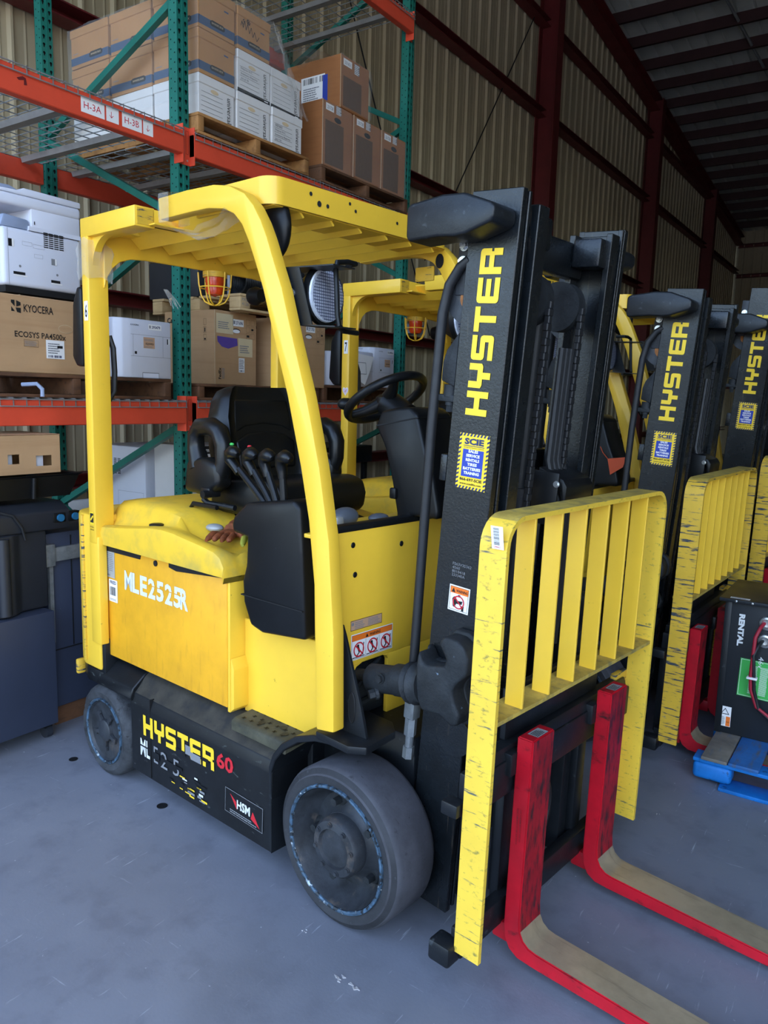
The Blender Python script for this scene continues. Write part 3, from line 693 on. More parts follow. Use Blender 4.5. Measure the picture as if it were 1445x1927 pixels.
# tan copier cartons
def canon(label, x, y, dy, num, loose=False):
    T = carton('copier_carton', label, x, y, 1.7625, .48, dy, .475, CARD, 'tan copier cartons')
    s = Decal((-.48,0,0),(1,0,0),(0,0,1)); s.text('Canon',.03,.40,.035,PBLK,1,.13,bold=.03)
    for i in range(3): s.frame(.38,.38-i*.05,.405,.42-i*.05,.0012,PBLK,1)
    s.rect(.388,.336,.397,.362,PBLK,1).rect(.385,.286,.4,.296,PBLK,1); s.build('side_print', T)
    d = Decal((0,0,0),(0,1,0),(0,0,1)); d.disc(dy*.5,.355,.038,SHAD,0,16,.016).disc(dy*.5,.352,.034,WHT,1,16,.012)
    for i in range(3):
        for j in range(2): d.frame(dy-.10+j*.045,.40-i*.045,dy-.065+j*.045,.437-i*.045,.0012,PBLK,1)
    d.rect(dy-.05,.366,dy-.03,.38,PBLK,1).rect(dy-.095,.32,dy-.07,.335,PBLK,1)
    d.rect(dy*.42,.385,dy*.42+.10,.43,WHT,1).text(num,dy*.42+.026,.396,.022,PNAV,2,.065,bold=.02).rect(dy*.42+.006,.398,dy*.42+.02,.42,PGRY,2)
    if loose:
        d.rect(.012,.33,.165,.455,PPAP,1).rows(.03,.36,.14,.41,4,PGRY,2).rect(.21,.19,.345,.31,PPAP,1).rows(.225,.215,.32,.27,4,PGRY,2).poly([(.02,.31),(.20,.305),(.205,.26),(.12,.235),(.06,.245),(.025,.275)],PVIO,1)
        d.rect(.215,.085,.27,.18,WHT,1).rows(.22,.11,.265,.175,6,PGRY,2).bars(.22,.09,.265,.1,16,PBLK,2)
        d2 = Decal((0,.055,.035),(0,0,1),(0,-1,0)); d2.text('FedEx',0,0,.024,PBLK,1,.075,bold=.03); d2.build('carrier_print', T)
        d.rows(.06,.04,.09,.11,8,PGRY,1)
    d.build('front_print', T); return T
canon('tan copier carton with violet tape and paperwork, left of the front leg', -2.44, 1.21, .385, '271696', True)
canon('tan copier carton with a white number label, right of the front leg', -2.25, 1.735, .375, '271703')
# dark machines on the pine pallet
T = thing('toner_unit','dark grey machine part at the back left of the pine pallet','machine',(-2.72,1.33,2.3455),0)
MB().prism([(-.5,0),(0,0),(0,.20),(-.03,.23),(-.5,.25)],'y',0,.30,.01,2).build('body', DGR, T, 40); MB().box(-.01,.004,.27,.29,.02,.2).build('white_strip', PRN, T)
T = thing('toner_unit','wide dark grey machine part in the middle of the pine pallet','machine',(-2.42,1.66,2.3455),0)
MB().box(-.5,0,0,.42,0,.24,.012,2).build('body', DGR, T, 40); MB().box(-.004,.004,.36,.40,.03,.2).build('white_strip', PRN, T)
T = thing('ribbed_hose','black ribbed plastic hose lying at the front corner of the pine pallet','hose',(-2.36,1.42,2.43),0)
for k in range(9):
    MB().tube([(.06*math.cos(a),k*.016-.06,.075*math.sin(a)) for a in [2*math.pi*i/16 for i in range(16)]],.009,6,True).build('rib', PLA, T)
# cable hanging from the left pallet, black bag strap hanging at the post
tag(MB().tube([(-2.23,-.24,1.72),(-2.17,-.20,1.725),(-2.15,-.185,1.70),(-2.15,-.185,1.665)],.010,8).build('cable', PRNG),'grey cable bundle drooping out of the dark left pallet','cable')
# ------------------------------------------------------------------ floor level machines at left
T = thing('copier','large charcoal office copier on casters at the left edge','copier',(-2.005,-.98,0),0,'charcoal copiers')
MB().box(-.62,0,0,.725,.075,.645,.006,2).build('paper_cabinet', NAVY, T, 40)
MB().prism([(-.55,0),(-.03,0),(-.03,.55),(-.07,.60),(-.07,.74),(-.55,.74)],'z',.65,1.03,.01,2).build('body', DGR, T, 40)
MB().prism([(-.60,1.03),(-.05,1.03),(-.05,1.12),(-.12,1.16),(-.60,1.16)],'y',-.0,.86,.01,2).build('top_deck', DGR, T, 40)
MB().cyl((-.035,.50,.66),(-.035,.50,1.02),.03,16).build('rounded_corner', DGR, T, 40)
vg = MB()
for i in range(6): vg.box(-.047,-.035,.36,.46,1.0-.012*i,1.006-.012*i)
vg.build('vent', SHAD, T)
for k, y in ((0,.80),(1,.88)):
    kb = boxmesh('knob_plate', PLA, T, -.09,-.045,y-.035,y+.035,1.06,1.11,.008); MB().cyl((-.048,y,1.085),(-.034,y,1.085),.018,14).build('blue_knob', CYAN, kb)
MB().tube([(-.07,.50,1.14),(-.045,.56,1.12),(-.04,.60,1.06),(-.04,.615,1.0)],.007,8).build('cord', HOSE, T)
for y in (.05,.69):
    cs = MB().cyl((-.05,y-.015,.032),(-.05,y+.015,.032),.032,18).build('caster', DGR, T); MB().box(-.07,-.03,y-.02,y+.02,.05,.078,.004).build('fork', PLA, cs)
fx, fy = -.115, .765                                  # the finisher unit docked to the copier
MB().box(fx-.5,fx,fy,fy+.41,.10,1.0,.008,2).build('finisher_body', NAVY, T, 40)
for q in ((.02,.40,.40,.405),(.13,.134,.41,.98)): MB().box(fx,fx+.004,fy+q[0],fy+q[1],q[2],q[3]).build('panel_seam', SHAD, T)
rl_ = MB().box(fx,fx+.022,fy-.02,fy+.40,.86,.93,.003).build('steel_rail', STL, T); MB().box(fx,fx+.03,fy-.02,fy+.03,.84,.95,.003).build('rail_bracket', STL, rl_)
MB().box(fx,fx+.02,fy,fy+.02,.45,.85).build('steel_edge', STL, T)
MB().box(fx-.45,fx-.02,fy+.03,fy+.39,.0,.10).build('base', WOODD, T)
T = thing('plastic_tray','shallow black plastic tray on the copiers below the orange beam','tray',(-2.08,-.75,1.185),0)
MB().loft([[(-.42,.02,0),(-.02,.02,0),(-.02,.66,0),(-.42,.66,0)],[(-.44,0,.10),(0,0,.10),(0,.70,.10),(-.44,.70,.10)],[(-.45,-.01,.11),(.01,-.01,.11),(.01,.72,.11),(-.45,.72,.11)],[(-.43,.01,.108),(-.01,.01,.108),(-.01,.69,.108),(-.43,.69,.108)],[(-.41,.03,.01),(-.03,.03,.01),(-.03,.65,.01),(-.41,.65,.01)]]).build('tray_shell', PLA, T, 30)
MB().cyl((-.005,.46,.0),(.004,.46,.1),.012,10).build('rib', PLA, T)
T = thing('open_carton','tan carton with three square cut-outs lying in the black tray','carton',(-2.12,-.72,1.30),0)
fr = holed_cell(.60,.185,[[(.20,.06),(.27,.06),(.27,.105),(.20,.105)],[(.33,.05),(.385,.05),(.385,.095),(.33,.095)],[(.47,.035),(.55,.035),(.55,.085),(.47,.085)]])
mb = MB()
for q in fr: mb.F([mb.V((0,a,b)) for a,b in q])
mb.box(-.35,-.002,0,.6,-.001,.0).box(-.35,-.0,.597,.60,0,.185).box(-.35,0,0,.003,0,.185).box(-.35,-.347,0,.6,0,.185).box(-.35,0,0,.6,.183,.186)
mb.build('carton_shell', CARD, T, 0); MB().box(-.08,-.03,.34,.37,.0,.12,.004).build('packing', PRN, T); MB().box(-.06,-.02,.48,.52,.0,.09,.004).build('packing', PRN, T)
# floor level, right bay
T = thing('desktop_printer','white printer standing on the floor behind the green upright, vents on its side','printer',(-2.76,.90,.605),0,'white printers under the rack')
boxmesh('body', PRN, T, -.5,0,0,.42,0,.74,.012); d = Decal((-.5,0,0),(1,0,0),(0,0,1))
for i in range(12):
    d.rect(.18,.55+i*.009,.21,.555+i*.009,SHAD).rect(.22,.55+i*.009,.25,.555+i*.009,SHAD).rect(.38,.2+i*.016,.46,.206+i*.016,PGRY)
d.frame(.22,.1,.48,.44,.0015,PGRY); d.build('vents', T)
T = carton('paper_carton','white paper carton on the floor just right of the green upright', -2.32, .94, .605, .4, .38, .77, WBOX, 'cartons under the rack'); d = Decal((0,0,0),(0,1,0),(0,0,1)).rect(0,.72,.38,.77,PBLK).text('Premium',.02,.733,.024,WHT,1,.14,bold=.02).rows(.02,.4,.2,.6,6,PGRY).text('Enhanced',.03,.64,.02,PGRY,1,.13); d.build('front_print', T)
tag(boxmesh('carton', CARDB, None, -3.3,-2.34,.9,1.8,0,.60,.004),'dark carton on the floor supporting the white printer','carton','cartons under the rack')
tag(MB().tube([(-4.30,1.60,1.10),(-4.30,2.0,1.16),(-4.30,2.5,1.17),(-4.3,3.0,1.13)],.045,8).build('foam_strip', WBOX),'long white foam strip along the wall below the lower beam','strip')
tag(MB().box(-4.36,-4.30,1.3,3.4,.62,.80,.01).build('white_board', WBOX),'white board along the wall just above the hood','board')
T = thing('work_table','black work table with small knobs under the right rack bay','table',(-2.5,2.0,0),0)
boxmesh('table_top', PLA, T, -.7,0,0,1.1,1.16,1.30,.008)
for x,y in ((-.05,.05),(-.05,1.05),(-.65,.05),(-.65,1.05)): boxmesh('leg', PLA, T, x-.02,x+.02,y-.02,y+.02,0,1.16,.002)
for k in range(3): MB().cyl((0,.35+k*.1,1.21),(.012,.35+k*.1,1.21),.008,10).build('knob', STL, T)
boxmesh('lower_shelf', PLA, T, -.7,-.02,.02,1.08,.55,.6,.004)
T = thing('black_case','black equipment case on the lower shelf of the work table','case',(-2.58,2.2,.602),0); boxmesh('body', DGR, T, -.5,0,0,.7,0,.42,.02); MB().cyl((-.0,.25,.2),(.02,.25,.2),.06,18).build('dial', PLA, T)
tag(boxmesh('small_box', PRNG, None, -4.28,-4.05,6.15,6.42,2.54,2.66,.004),'small grey box lying on the wall girt beyond the far upright','box')
# ------------------------------------------------------------------ forklift
TILT = math.radians(4.1)
XF0 = .2845                                   # front edge of the mast web at floor level
LEG_B = [(-.089,.643),(-.102,.945),(-.108,1.116),(-.136,1.315),(-.175,1.478),(-.24,1.699),(-.306,1.878),(-.36,2.032),(-.398,2.115),(-.432,2.185),(-.467,2.242),(-.508,2.28),(-.561,2.302),(-.648,2.315),(-.77,2.316),(-.935,2.314)]
LEG_F = [(-.01,.655),(-.018,.966),(-.045,1.261),(-.092,1.485),(-.154,1.7),(-.218,1.876),(-.27,2.03),(-.312,2.122),(-.342,2.189),(-.372,2.244),(-.408,2.294),(-.455,2.338),(-.532,2.372),(-.618,2.388),(-.769,2.393),(-.945,2.391)]
BRK = [(.213,.948),(.231,.913),(.252,.91),(.311,.921),(.317,.946),(.288,.991),(.306,1.013),(.352,1.012),(.384,.991),(.396,.958),(.391,.913),(.355,.878),(.343,.852),(.354,.817),(.375,.786),(.365,.753),(.342,.746),(.302,.769),(.231,.764),(.213,.798),(.206,.834),(.207,.902)]
CROWN = [(.134,2.231),(.147,2.242),(.259,2.252),(.33,2.247),(.416,2.213),(.43,2.2),(.428,2.172),(.416,2.16),(.335,2.138),(.3,2.136),(.245,2.142),(.141,2.140),(.133,2.155)]
CONS = [(-.589,1.242),(-.577,1.272),(-.509,1.327),(-.262,1.363),(-.231,1.34),(-.219,1.192),(-.199,.9),(-.42,.876),(-.484,.891),(-.523,.971),(-.529,1.048),(-.508,1.109),(-.503,1.206),(-.583,1.214)]
COLM = [(-.27,1.60),(-.245,1.655),(-.173,1.668),(-.113,1.673),(-.076,1.647),(-.036,1.522),(.002,1.434),(.03,1.319),(.026,1.292),(-.09,1.292),(-.10,1.25),(-.159,1.25),(-.159,1.29),(-.189,1.417),(-.226,1.529)]
def wheel(T, name, x, sy, R, w, yo, rl, front):
    """tyre with a rim dish and hub; sy = -1 right side, +1 left side, yo = outer face distance from the centre line"""
    y = sy*yo; d = -sy                                        # d points inward
    P = lambda pr: [(r, h*d) for r, h in pr]
    rr = .026 if front else .02
    mb = MB().lathe(P([(rl-.004,.006),(rl+.012,.001),((rl+R)/2,-.002),(R-rr,.004),(R-rr*.35,.012),(R,.03),(R,w-.03),(R-rr*.4,w-.01),(R-rr,w),(rl,w),(rl-.004,w-.01)]), (x,y,R), 'y', 72)
    if not front:                                             # chunked edges of the worn steer tyre
        for v in mb.bm.verts:
            q = Vector((v.co.x-x, 0, v.co.z-R)); a = math.atan2(q.z, q.x)
            if q.length > rl+.03:
                k = 1-.03*max(0, math.sin(a*9+1.3)*math.sin(a*5)) if abs(a+math.pi/2) > .5 else 1
                v.co.x = x+q.x*k; v.co.z = R+q.z*k
    if front:
        mb.use(RUB); mb.use(RUBS)
        for f in mb.bm.faces: f.normal_update(); f.material_index = 1 if abs(f.normal.y) > .75 else 0
    t = mb.build(name, RUB if front else RUBR, T, 40)
    MB().lathe(P([(rl-.011,.004),(rl-.010,-.001),(rl-.005,-.004),(rl+.001,-.003),(rl+.002,.004)]), (x,y,R), 'y', 72).build('rim_lip', RIML, t)
    if front:
        MB().lathe(P([(rl-.012,.002),(rl-.02,.02),(rl-.03,.06),(rl-.05,.085),(.125,.075),(.105,.06),(.1,.05)]+[(0,.05)]), (x,y,R), 'y', 60).build('rim', RIM, t)
        hb = MB().lathe(P([(.098,.06),(.098,.012),(.09,.0),(.066,-.004),(.062,.008),(0,.008)]), (x,y,R), 'y', 40)
        hb.build('hub', RIM, t)
        for k in range(8):
            a = k*math.pi/4+.2; c = (x+.079*math.cos(a), y+d*-.002, R+.079*math.sin(a)); MB().hexbolt(c,(0,sy,0),.007,.008).build('hub_bolt', RIM, t, 0)
        for k in range(5):
            a = k*2*math.pi/5+.63; c = (x+.135*math.cos(a), y+d*.08, R+.135*math.sin(a))
            MB().cyl(c,(c[0],c[1]+sy*.012,c[2]),.030,14,.022).cyl((c[0],c[1]+sy*.012,c[2]),(c[0],c[1]+sy*.042,c[2]),.014,6).build('lug_nut', CAST, t, 30)
    else:
        MB().lathe(P([(rl-.012,.002),(rl-.02,.012),(rl-.028,.014),(.05,.018),(.048,.004),(.042,0),(0,-.003)]), (x,y,R), 'y', 60).build('hub_cap', RIM, t)
        sp = MB()
        for k in range(5):
            a = k*2*math.pi/5+.3; sp.M = Matrix.Translation((x,y,R)) @ Matrix.Rotation(a,4,'Y')
            sp.prism([(.04,-.012),(.075,-.007),(.078,-.012),(.092,-.012),(.092,.012),(.078,.012),(.075,.007),(.04,.012)],'y', d*.014, d*.004)
        sp.build('cap_spokes', RIM, t, 30)
    return t
def make_forklift(no, label, loc, rz, first=False, worn=YELW, nslat=6, brz=(.0,.0), bk_fork=0.0, backrest_mat=None, up=0.0):
    T = thing('forklift', label, 'forklift', loc, rz, 'row of parked forklifts')
    # counterweight
    mb = MB().prism([(-1.745,-.42),(-1.70,-.50),(-1.62,-.535),(-1.47,-.535),(-1.47,.535),(-1.62,.535),(-1.70,.50),(-1.745,.42)],'z',.47,1.17,.018,2)
    cw = mb.build('counterweight', YEL, T)
    MB().box(-1.60,-1.585,-.545,-.52,.5,1.16,.004).build('seam', YELX, cw)
    MB().prism([(-1.72,-.42),(-1.68,-.5),(-1.6,-.53),(-1.46,-.53),(-1.46,.53),(-1.6,.53),(-1.68,.5),(-1.72,.42)],'z',.40,.468,.01).build('bumper', SKRT, cw)
    MB().box(-1.715,-1.69,-.53,-.49,.40,.47,.008).build('bumper_corner', YELX, cw)
    # pillar below the rear post
    MB().box(-1.525,-1.445,-.545,-.505,.60,1.08,.006).build('pillar', YEL, T)
    MB().box(-1.52,-1.45,-.525,-.45,.46,.62,.004).build('pillar_foot', BLK, T)
    # frame under everything
    ch = MB().box(-1.45,-.30,-.36,.36,.16,.52,.01).box(-.32,.12,-.30,.30,.2,.60,.01).box(-.1,.16,-.34,.34,.2,.34,.01)
    ch.build('chassis', BLK, T)
    for sy in (-1, 1):
        pr = [(sy*a, b) for a, b in ((-.35*sy*sy,.11),(-.53,.10),(-.533,.40),(-.522,.44),(-.50,.462),(-.47,.50),(-.44,.52),(-.35,.52))]
        pr = [(sy*abs(a), b) for a, b in pr]
        sk_ = MB().prism(pr, 'x', -1.235, -.325, .004, 1); sk_.use(SKRT); sk_.use(DUSB)
        for f in sk_.bm.faces: f.normal_update(); f.material_index = 1 if f.normal.z > .55 else 0
        sk_ = sk_.build('side_skirt', None, T, 30)
        MB().prism([(sy*a,b) for a,b in ((.36,.53),(.53,.405),(.545,.42),(.53,.46),(.47,.51),(.42,.53))] , 'x', -1.50, -1.22, .004, 1).build('sill', SKRT, sk_)
        if sy < 0:
            MB().box(-1.088,-1.084,-.5345,-.5,.11,.45).build('seam', SHAD, sk_)
            Decal((-1.135,-.533,.285),(1,0,0.02),(0,0,1)).blocks('HYSTER',0,0,.088,.0828,PYEL,1,.86).rect(.30,.012,.335,.05,PGRY,2).rect(.235,-.004,.30,.018,SKRT,3).rect(.335,.0,.40,.03,PGRY,3).rect(.415,.02,.45,.035,SKRT,3).build('lettering', sk_)
            Decal((-.635,-.533,.32),(1,0,0),(0,0,1)).text('60',0,0,.062,PRED,1,.1,bold=.03).build('model_number', sk_)
            d = Decal((-1.16,-.533,.13),(1,0,0),(0,0,1)).text('ML',0,.06,.075,PWHW,1,.07,bold=.02).rect(.0,.10,.075,.107,SKRT,2).text('E',.10,.06,.07,PGRY,1,.03).rect(.098,.075,.14,.105,SKRT,2).text('2 5',.15,.055,.07,PGRY,1,.13).rect(.15,.085,.3,.1,SKRT,2)
            for i in range(26): 
                a = .2+random.random()*.24; b = .0+random.random()*.09; d.rect(a,b,a+.02+random.random()*.03,b+.004+random.random()*.006,random.choice((PYEL,PGRY,SKRT,PWHW)),1)
            d.build('worn_stencil', sk_)
            d = Decal((-.585,-.533,.165),(1,0,-.03),(0,0,1)).rect(0,0,.215,.095,PGRY,0).rect(.002,.002,.213,.093,SKRT,1).text('HSM',.07,.035,.036,PWHW,2,.075,bold=.03).poly([(.03,.08),(.07,.03),(.065,.06)],PRED,2).poly([(.15,.03),(.20,.01),(.16,.06)],PRED,2)
            d.rows(.03,.008,.19,.024,2,PGRY,2).build('sticker', sk_)
    # step
    for sy in (-1, 1):
        st = MB().prism([(sy*a,b) for a,b in ((.40,.50),(.525,.485),(.525,.522),(.51,.532),(.40,.54))],'x',-.56,-.265,.004,1).build('step_plate', DUST, T)
        if sy < 0:
            h = Decal((-.52,-.515,.5335),(1,0,.0),(0,1,.03),.002)
            for i in range(6):
                for j in range(3):
                    cx_, cy_ = .0+i*.042+(j%2)*.02, .018+j*.034
                    for a in (0, math.pi/2):
                        c_, s_ = .009*math.cos(a+.5), .009*math.sin(a+.5); h.line((cx_-c_,cy_-s_),(cx_+c_,cy_+s_),.005,SHAD)
            h.disc(.08,.035,.013,CAST,1).disc(.17,.06,.013,CAST,1).disc(.21,.03,.013,CAST,1); h.build('grip_holes', st)['kind'] = 'stuff'
    # battery compartment cover (right), lettering, plate
    for sy in (-1, 1):
        bp_ = boxmesh('battery_panel', YELB, T, -1.50,-.615, min(sy*.50,sy*.47), max(sy*.50,sy*.47), .545, 1.06, .005)
        if sy < 0:
            d = Decal((-1.315,-.50,.868),(1,0,-.008),(0,0,1))
            x = 0
            for i, c_ in enumerate('MLE2525R'):
                d.text(c_, x+(-.016 if i == 7 else 0), 0, .084, PWHW, 1, .052 if c_ != 'M' else .058, bold=.035 if c_ != 'M' else .018); x += .0605
            for i in range(8):
                if i in (3,4,5,6): d.rect(i*.0605-.002,.052,i*.0605+.05,.056,YELB,2)
            d.build('stencil_number', bp_)
            d = Decal((-1.482,-.50,.90),(1,0,0),(0,0,1)).rect(0,0,.088,.118,PSIL).rows(.006,.03,.04,.112,10,PGRY).rows(.045,.03,.08,.112,10,PGRY).text('FRED',.03,.008,.006,PBLK,2)
            d.build('data_plate', bp_)
            d = Decal((-1.444,-.50,.795),(1,0,0),(0,0,1)).rect(0,0,.068,.098,WHT).text('FRED',.034,.078,.015,PNAV,1,.05,bold=.03,align='c').bars(.008,.028,.06,.066,16,PBLK).rows(.006,.006,.062,.016,2,PGRY)
            d.build('barcode_sticker', bp_)
            MB().prism([(-1.475,1.015),(-1.48,1.05),(-1.18,1.05),(-1.19,1.018)],'y',-.5035,-.49).build('hand_slot', SHAD, bp_)
            MB().prism([(-.98,1.02),(-.98,1.05),(-.62,1.05),(-.64,1.036),(-.93,1.012)],'y',-.5035,-.49).build('hand_slot', SHAD, bp_)
            MB().cyl((-1.075,-.505,1.02),(-1.075,-.49,1.02),.012,14).build('lock_hole', SHAD, bp_)
        MB().box(-.615,-.60, min(sy*.498,sy*.36), max(sy*.498,sy*.36), .53, 1.06,.003).build('battery_end_panel', YEL, T)
    MB().prism([(-.60,.53),(-.578,.55),(-.578,.70),(-.597,.74)],'y',-.498,-.42,.004).build('end_panel_bulge', YEL, T)
    # hood : lofted cover over the battery
    zs = [(-1.53,1.085,1.12,1),(-1.515,1.11,1.18,1),(-1.47,1.127,1.228,1),(-1.35,1.138,1.24,1),(-1.2,1.155,1.24,1),(-1.08,1.172,1.235,1),(-1.0,1.176,1.222,.8),(-.92,1.173,1.20,.3),(-.82,1.160,1.175,0),(-.72,1.148,1.168,0),(-.66,1.138,1.160,0),(-.625,1.122,1.14,0),(-.603,1.09,1.10,0),(-.598,1.055,1.055,0)]
    rings = []
    for x, ze, zc, pl in zs:
        k = .02 if -1.51 < x < -.56 else .0
        lw = ze-.03*(1-pl) if x < -.64 else ze; half = [(-.525,1.045),(-.530,ze-.03),(-.524,ze-.008),(-.508,ze),(-.465,ze-.004*pl-.008*(1-pl)),(-.45,ze+(zc-ze)*.15*pl-.016*(1-pl)),(-.432,ze+(zc-ze)*.75 if pl > .5 else lw-.004),(-.405,zc-.004 if pl > .5 else lw),(-.34,zc if pl > .5 else (lw*.5+zc*.5)),(-.2,zc)]
        rings.append([(x,a,b) for a,b in half]+[(x,-a,b) for a,b in half[::-1]])
    hd = MB().loft(rings).build('hood', YELH, T, 40)
    MB().lathe([(.03,.0),(.03,.006),(.02,.009),(0,.009)],(-1.10,-.478,1.168),'z',16).build('hood_button', PLA, hd)
    # floor side and cowl
    for sy in (-1, 1):
        MB().prism([(-.60,.52),(-.27,.535),(-.16,.605),(-.09,.63),(-.09,.88),(-.60,.88)],'y',min(sy*.43,sy*.41), max(sy*.43,sy*.41),.003,1).build('floor_side_panel', YEL, T)
    MB().box(-.56,-.09,-.41,.41,.84,.872,.004).build('floor_mat', PLA, T)
    cp = MB()
    # front cowl as pieces around the tilt cylinder openings
    cp.box(-.105,-.088,-.485,.485,.815,1.275,.004).box(-.105,-.088,-.485,-.388,.60,.816,.003).box(-.105,-.088,.388,.485,.60,.816,.003)
    cp.box(-.105,-.088,-.205,.205,.585,.816,.003).box(-.34,-.09,-.485,.485,1.242,1.256,.003)
    cp.prism([(-.39,.816),(-.39,.76),(-.382,.79),(-.366,.807),(-.34,.8155)],'x',-.105,-.088).prism([(-.204,.816),(-.204,.795),(-.212,.81),(-.232,.816)],'x',-.105,-.088)
    cowl = cp.build('front_cowl', YEL, T)
    MB().box(-.125,-.084,-.487,.487,1.270,1.294,.006).build('cowl_trim', PLA, cowl)
    for yy, zz in ((-.395,1.225),(-.383,1.125),(-.15,1.2),(.3,1.2)): MB().ell((-.088,yy,zz),(.004,.010,.010)).build('cowl_plug', PLA, cowl)
    if first:
        d = Decal((-.088,-.400,.936),(0,1,0),(0,0,1)).rect(0,0,.155,.034,PTAN).frame(0,0,.155,.034,.0015,PBLK,1).rows(.02,.005,.07,.03,4,PGRY).rows(.085,.005,.15,.03,5,PGRY).disc(.01,.022,.006,PGRY,1); d.build('patent_label', cowl)
        d = Decal((-.088,-.396,.832),(0,1,0),(0,0,1)).rect(0,0,.21,.09,WHT).frame(.003,.003,.207,.087,.0012,PBLK,1).rect(.004,.066,.206,.086,PORG,1).text('WARNING',.09,.07,.011,PBLK,2,.055,bold=.03).poly([(.07,.069),(.084,.069),(.077,.082)],PBLK,2)
        for i in range(3):
            c_ = .037+i*.068; d.ring(c_,.034,.026,.005,PRED,4).line((c_-.018,.052),(c_+.018,.016),.005,PRED,4).disc(c_-.004,.046,.006,PBLK,2).line((c_-.004,.044),(c_+.004,.025),.009,PBLK,2).line((c_+.004,.025),(c_-.010,.012),.005,PBLK,2).line((c_+.02,.012),(c_+.024,.055),.004,PBLK,2).rect(c_-.03,.007,c_+.03,.010,PBLK,2)
            if i: d.rect(c_-.0345,.005,c_-.0335,.064,PBLK,2)
        d.build('warning_label', cowl)
    # dark works seen through the opening
    mw = MB().box(-.30,-.13,-.40,.40,.60,.98,.01)
    mw.cyl((-.14,-.36,.74),(-.115,-.36,.74),.04,16).cyl((-.12,-.37,.69),(-.115,-.22,.80),.010,8).cyl((-.12,-.37,.65),(-.115,-.22,.66),.014,8).cyl((-.13,-.34,.63),(-.10,-.34,.63),.022,12)
    mw.build('drive_unit', CAST, T)
    # fender + foot plate + gusset
    for sy in (-1, 1):
        arc = [(-.335,.12),(-.338,.425),(-.318,.475),(-.272,.53),(-.205,.578),(-.12,.61),(-.046,.622),(.0,.624)]
        out = [(a,b) for a,b in arc]+[(a+.012,b-.02) for a,b in arc[::-1]]
        fd = MB().prism(out,'y',min(sy*.535,sy*.30),max(sy*.535,sy*.30),.003,1).build('fender', BLK, T, 40)
        MB().prism([(-.10,sy*.54),(.05,sy*.548),(.10,sy*.515),(.085,sy*.36),(.03,sy*.31),(-.10,sy*.30)],'z',.606,.632,.004).build('mudguard_plate', BLK, fd)
        MB().prism([(-.07,.632),(.062,.632),(.034,.732),(-.012,.861),(-.04,.945),(-.055,.98),(-.07,.98)],'y',min(sy*.475,sy*.462),max(sy*.475,sy*.462),.003).build('gusset', BLK, fd)
        MB().tube([(-.002+.014*math.cos(a),sy*.476,.72+.05*math.sin(a)) for a in [i*math.pi/8 for i in range(16)]],.003,5,True).build('gusset_hole_rim', SHAD, fd)
        g_ = Decal((-.002,sy*.4765,.72),(1 if sy<0 else -1,0,0),(0,0,1)); g_.disc(0,0,.016,SHAD,0,16,.052); g_.build('gusset_hole', fd)
    # wheels
    for sy in (-1, 1):
        wheel(T,'front_wheel',0,sy,.267,.203,.55,.207,True)
        wheel(T,'rear_wheel',-1.446,sy,.206,.15,.545,.146,False)
    # overhead guard
    g = MB()
    def ringbar(z0, z1):
        pass
    c_ = []
    for k in range(7):
        a = math.pi/2*k/6; c_.append((-.46+.06*math.sin(a)-.0, -.42-.055*math.cos(a)))
    outer = [(-.80,-.485)]+[(x,y*1.02) for x,y in c_]
    outer = outer+[(x,-y) for x,y in outer[::-1]]
    n_ = len(outer); A=[];B=[];Cc=[];Dd=[]
    for i,(x,y) in enumerate(outer):
        yi = y*(1-.012/abs(y)) ; xi = x-(.012 if x > -.47 else 0)
        A.append(g.V((x,y,2.315))); B.append(g.V((x,y,2.402))); Cc.append(g.V((xi,yi,2.402))); Dd.append(g.V((xi,yi,2.315)))
    for i in range(n_-1):
        for P, Q in ((A,B),(B,Cc),(Cc,Dd),(Dd,A)): g.F([P[i],P[i+1],Q[i+1],Q[i]])
    bmesh.ops.recalc_face_normals(g.bm, faces=g.bm.faces[:])
    g.prism([(-.485,2.12),(-.47,2.165),(-.445,2.205),(-.41,2.235),(-.36,2.252),(-.29,2.258),(.29,2.258),(.36,2.252),(.41,2.235),(.445,2.205),(.47,2.165),(.485,2.12),(.485,2.345),(-.485,2.345)],'x',-1.46,-1.446,.003,1)
    g.box(-1.12,-1.10,-.49,.49,2.325,2.388,.003).box(-1.12,-1.06,-.49,.49,2.325,2.332,.003)
    g.box(-1.46,-1.36,-.46,.46,2.335,2.349,.003)
    g.box(-.60,-.415,-.46,.46,2.312,2.322,.003)
    G = g.build('overhead_guard', YEL, T, 35)
    d = Decal((-.3995,-.36,2.33),(0,1,0),(0,0,1),.002)
    for a, b, r_ in ((.05,.045,.007),(.09,.02,.010),(.13,.02,.007),(.24,.05,.006),(.27,.03,.006),(.5,.03,.006)): d.disc(a,b,r_,CAST)
    d.build('bolt_heads', G)['kind'] = 'stuff'
    d = Decal((-.463,.5,2.28),(1,0,0),(0,0,1),.003).disc(0,0,.022,SHAD,0,20,.03); d.build('leg_hole', G)
    MB().box(-.60,-.50,.505,.515,2.205,2.265,.003).build('cable_bracket', YELX, G)
    if no == '7':
        ht = [(.0,-.022),(.018,.0),(.019,.011),(.012,.018),(.004,.016),(0,.010),(-.004,.016),(-.012,.018),(-.019,.011),(-.018,.0)]
        d = Decal((-1.478,-.55,1.765),(1,0,0),(0,0,1)); d.poly([(a*1.15,b*1.25) for a,b in ht],WHT).poly(ht,PINK,1).line((-.004,-.008),(.006,.008),.003,PRED,2); d.build('heart_sticker', G)
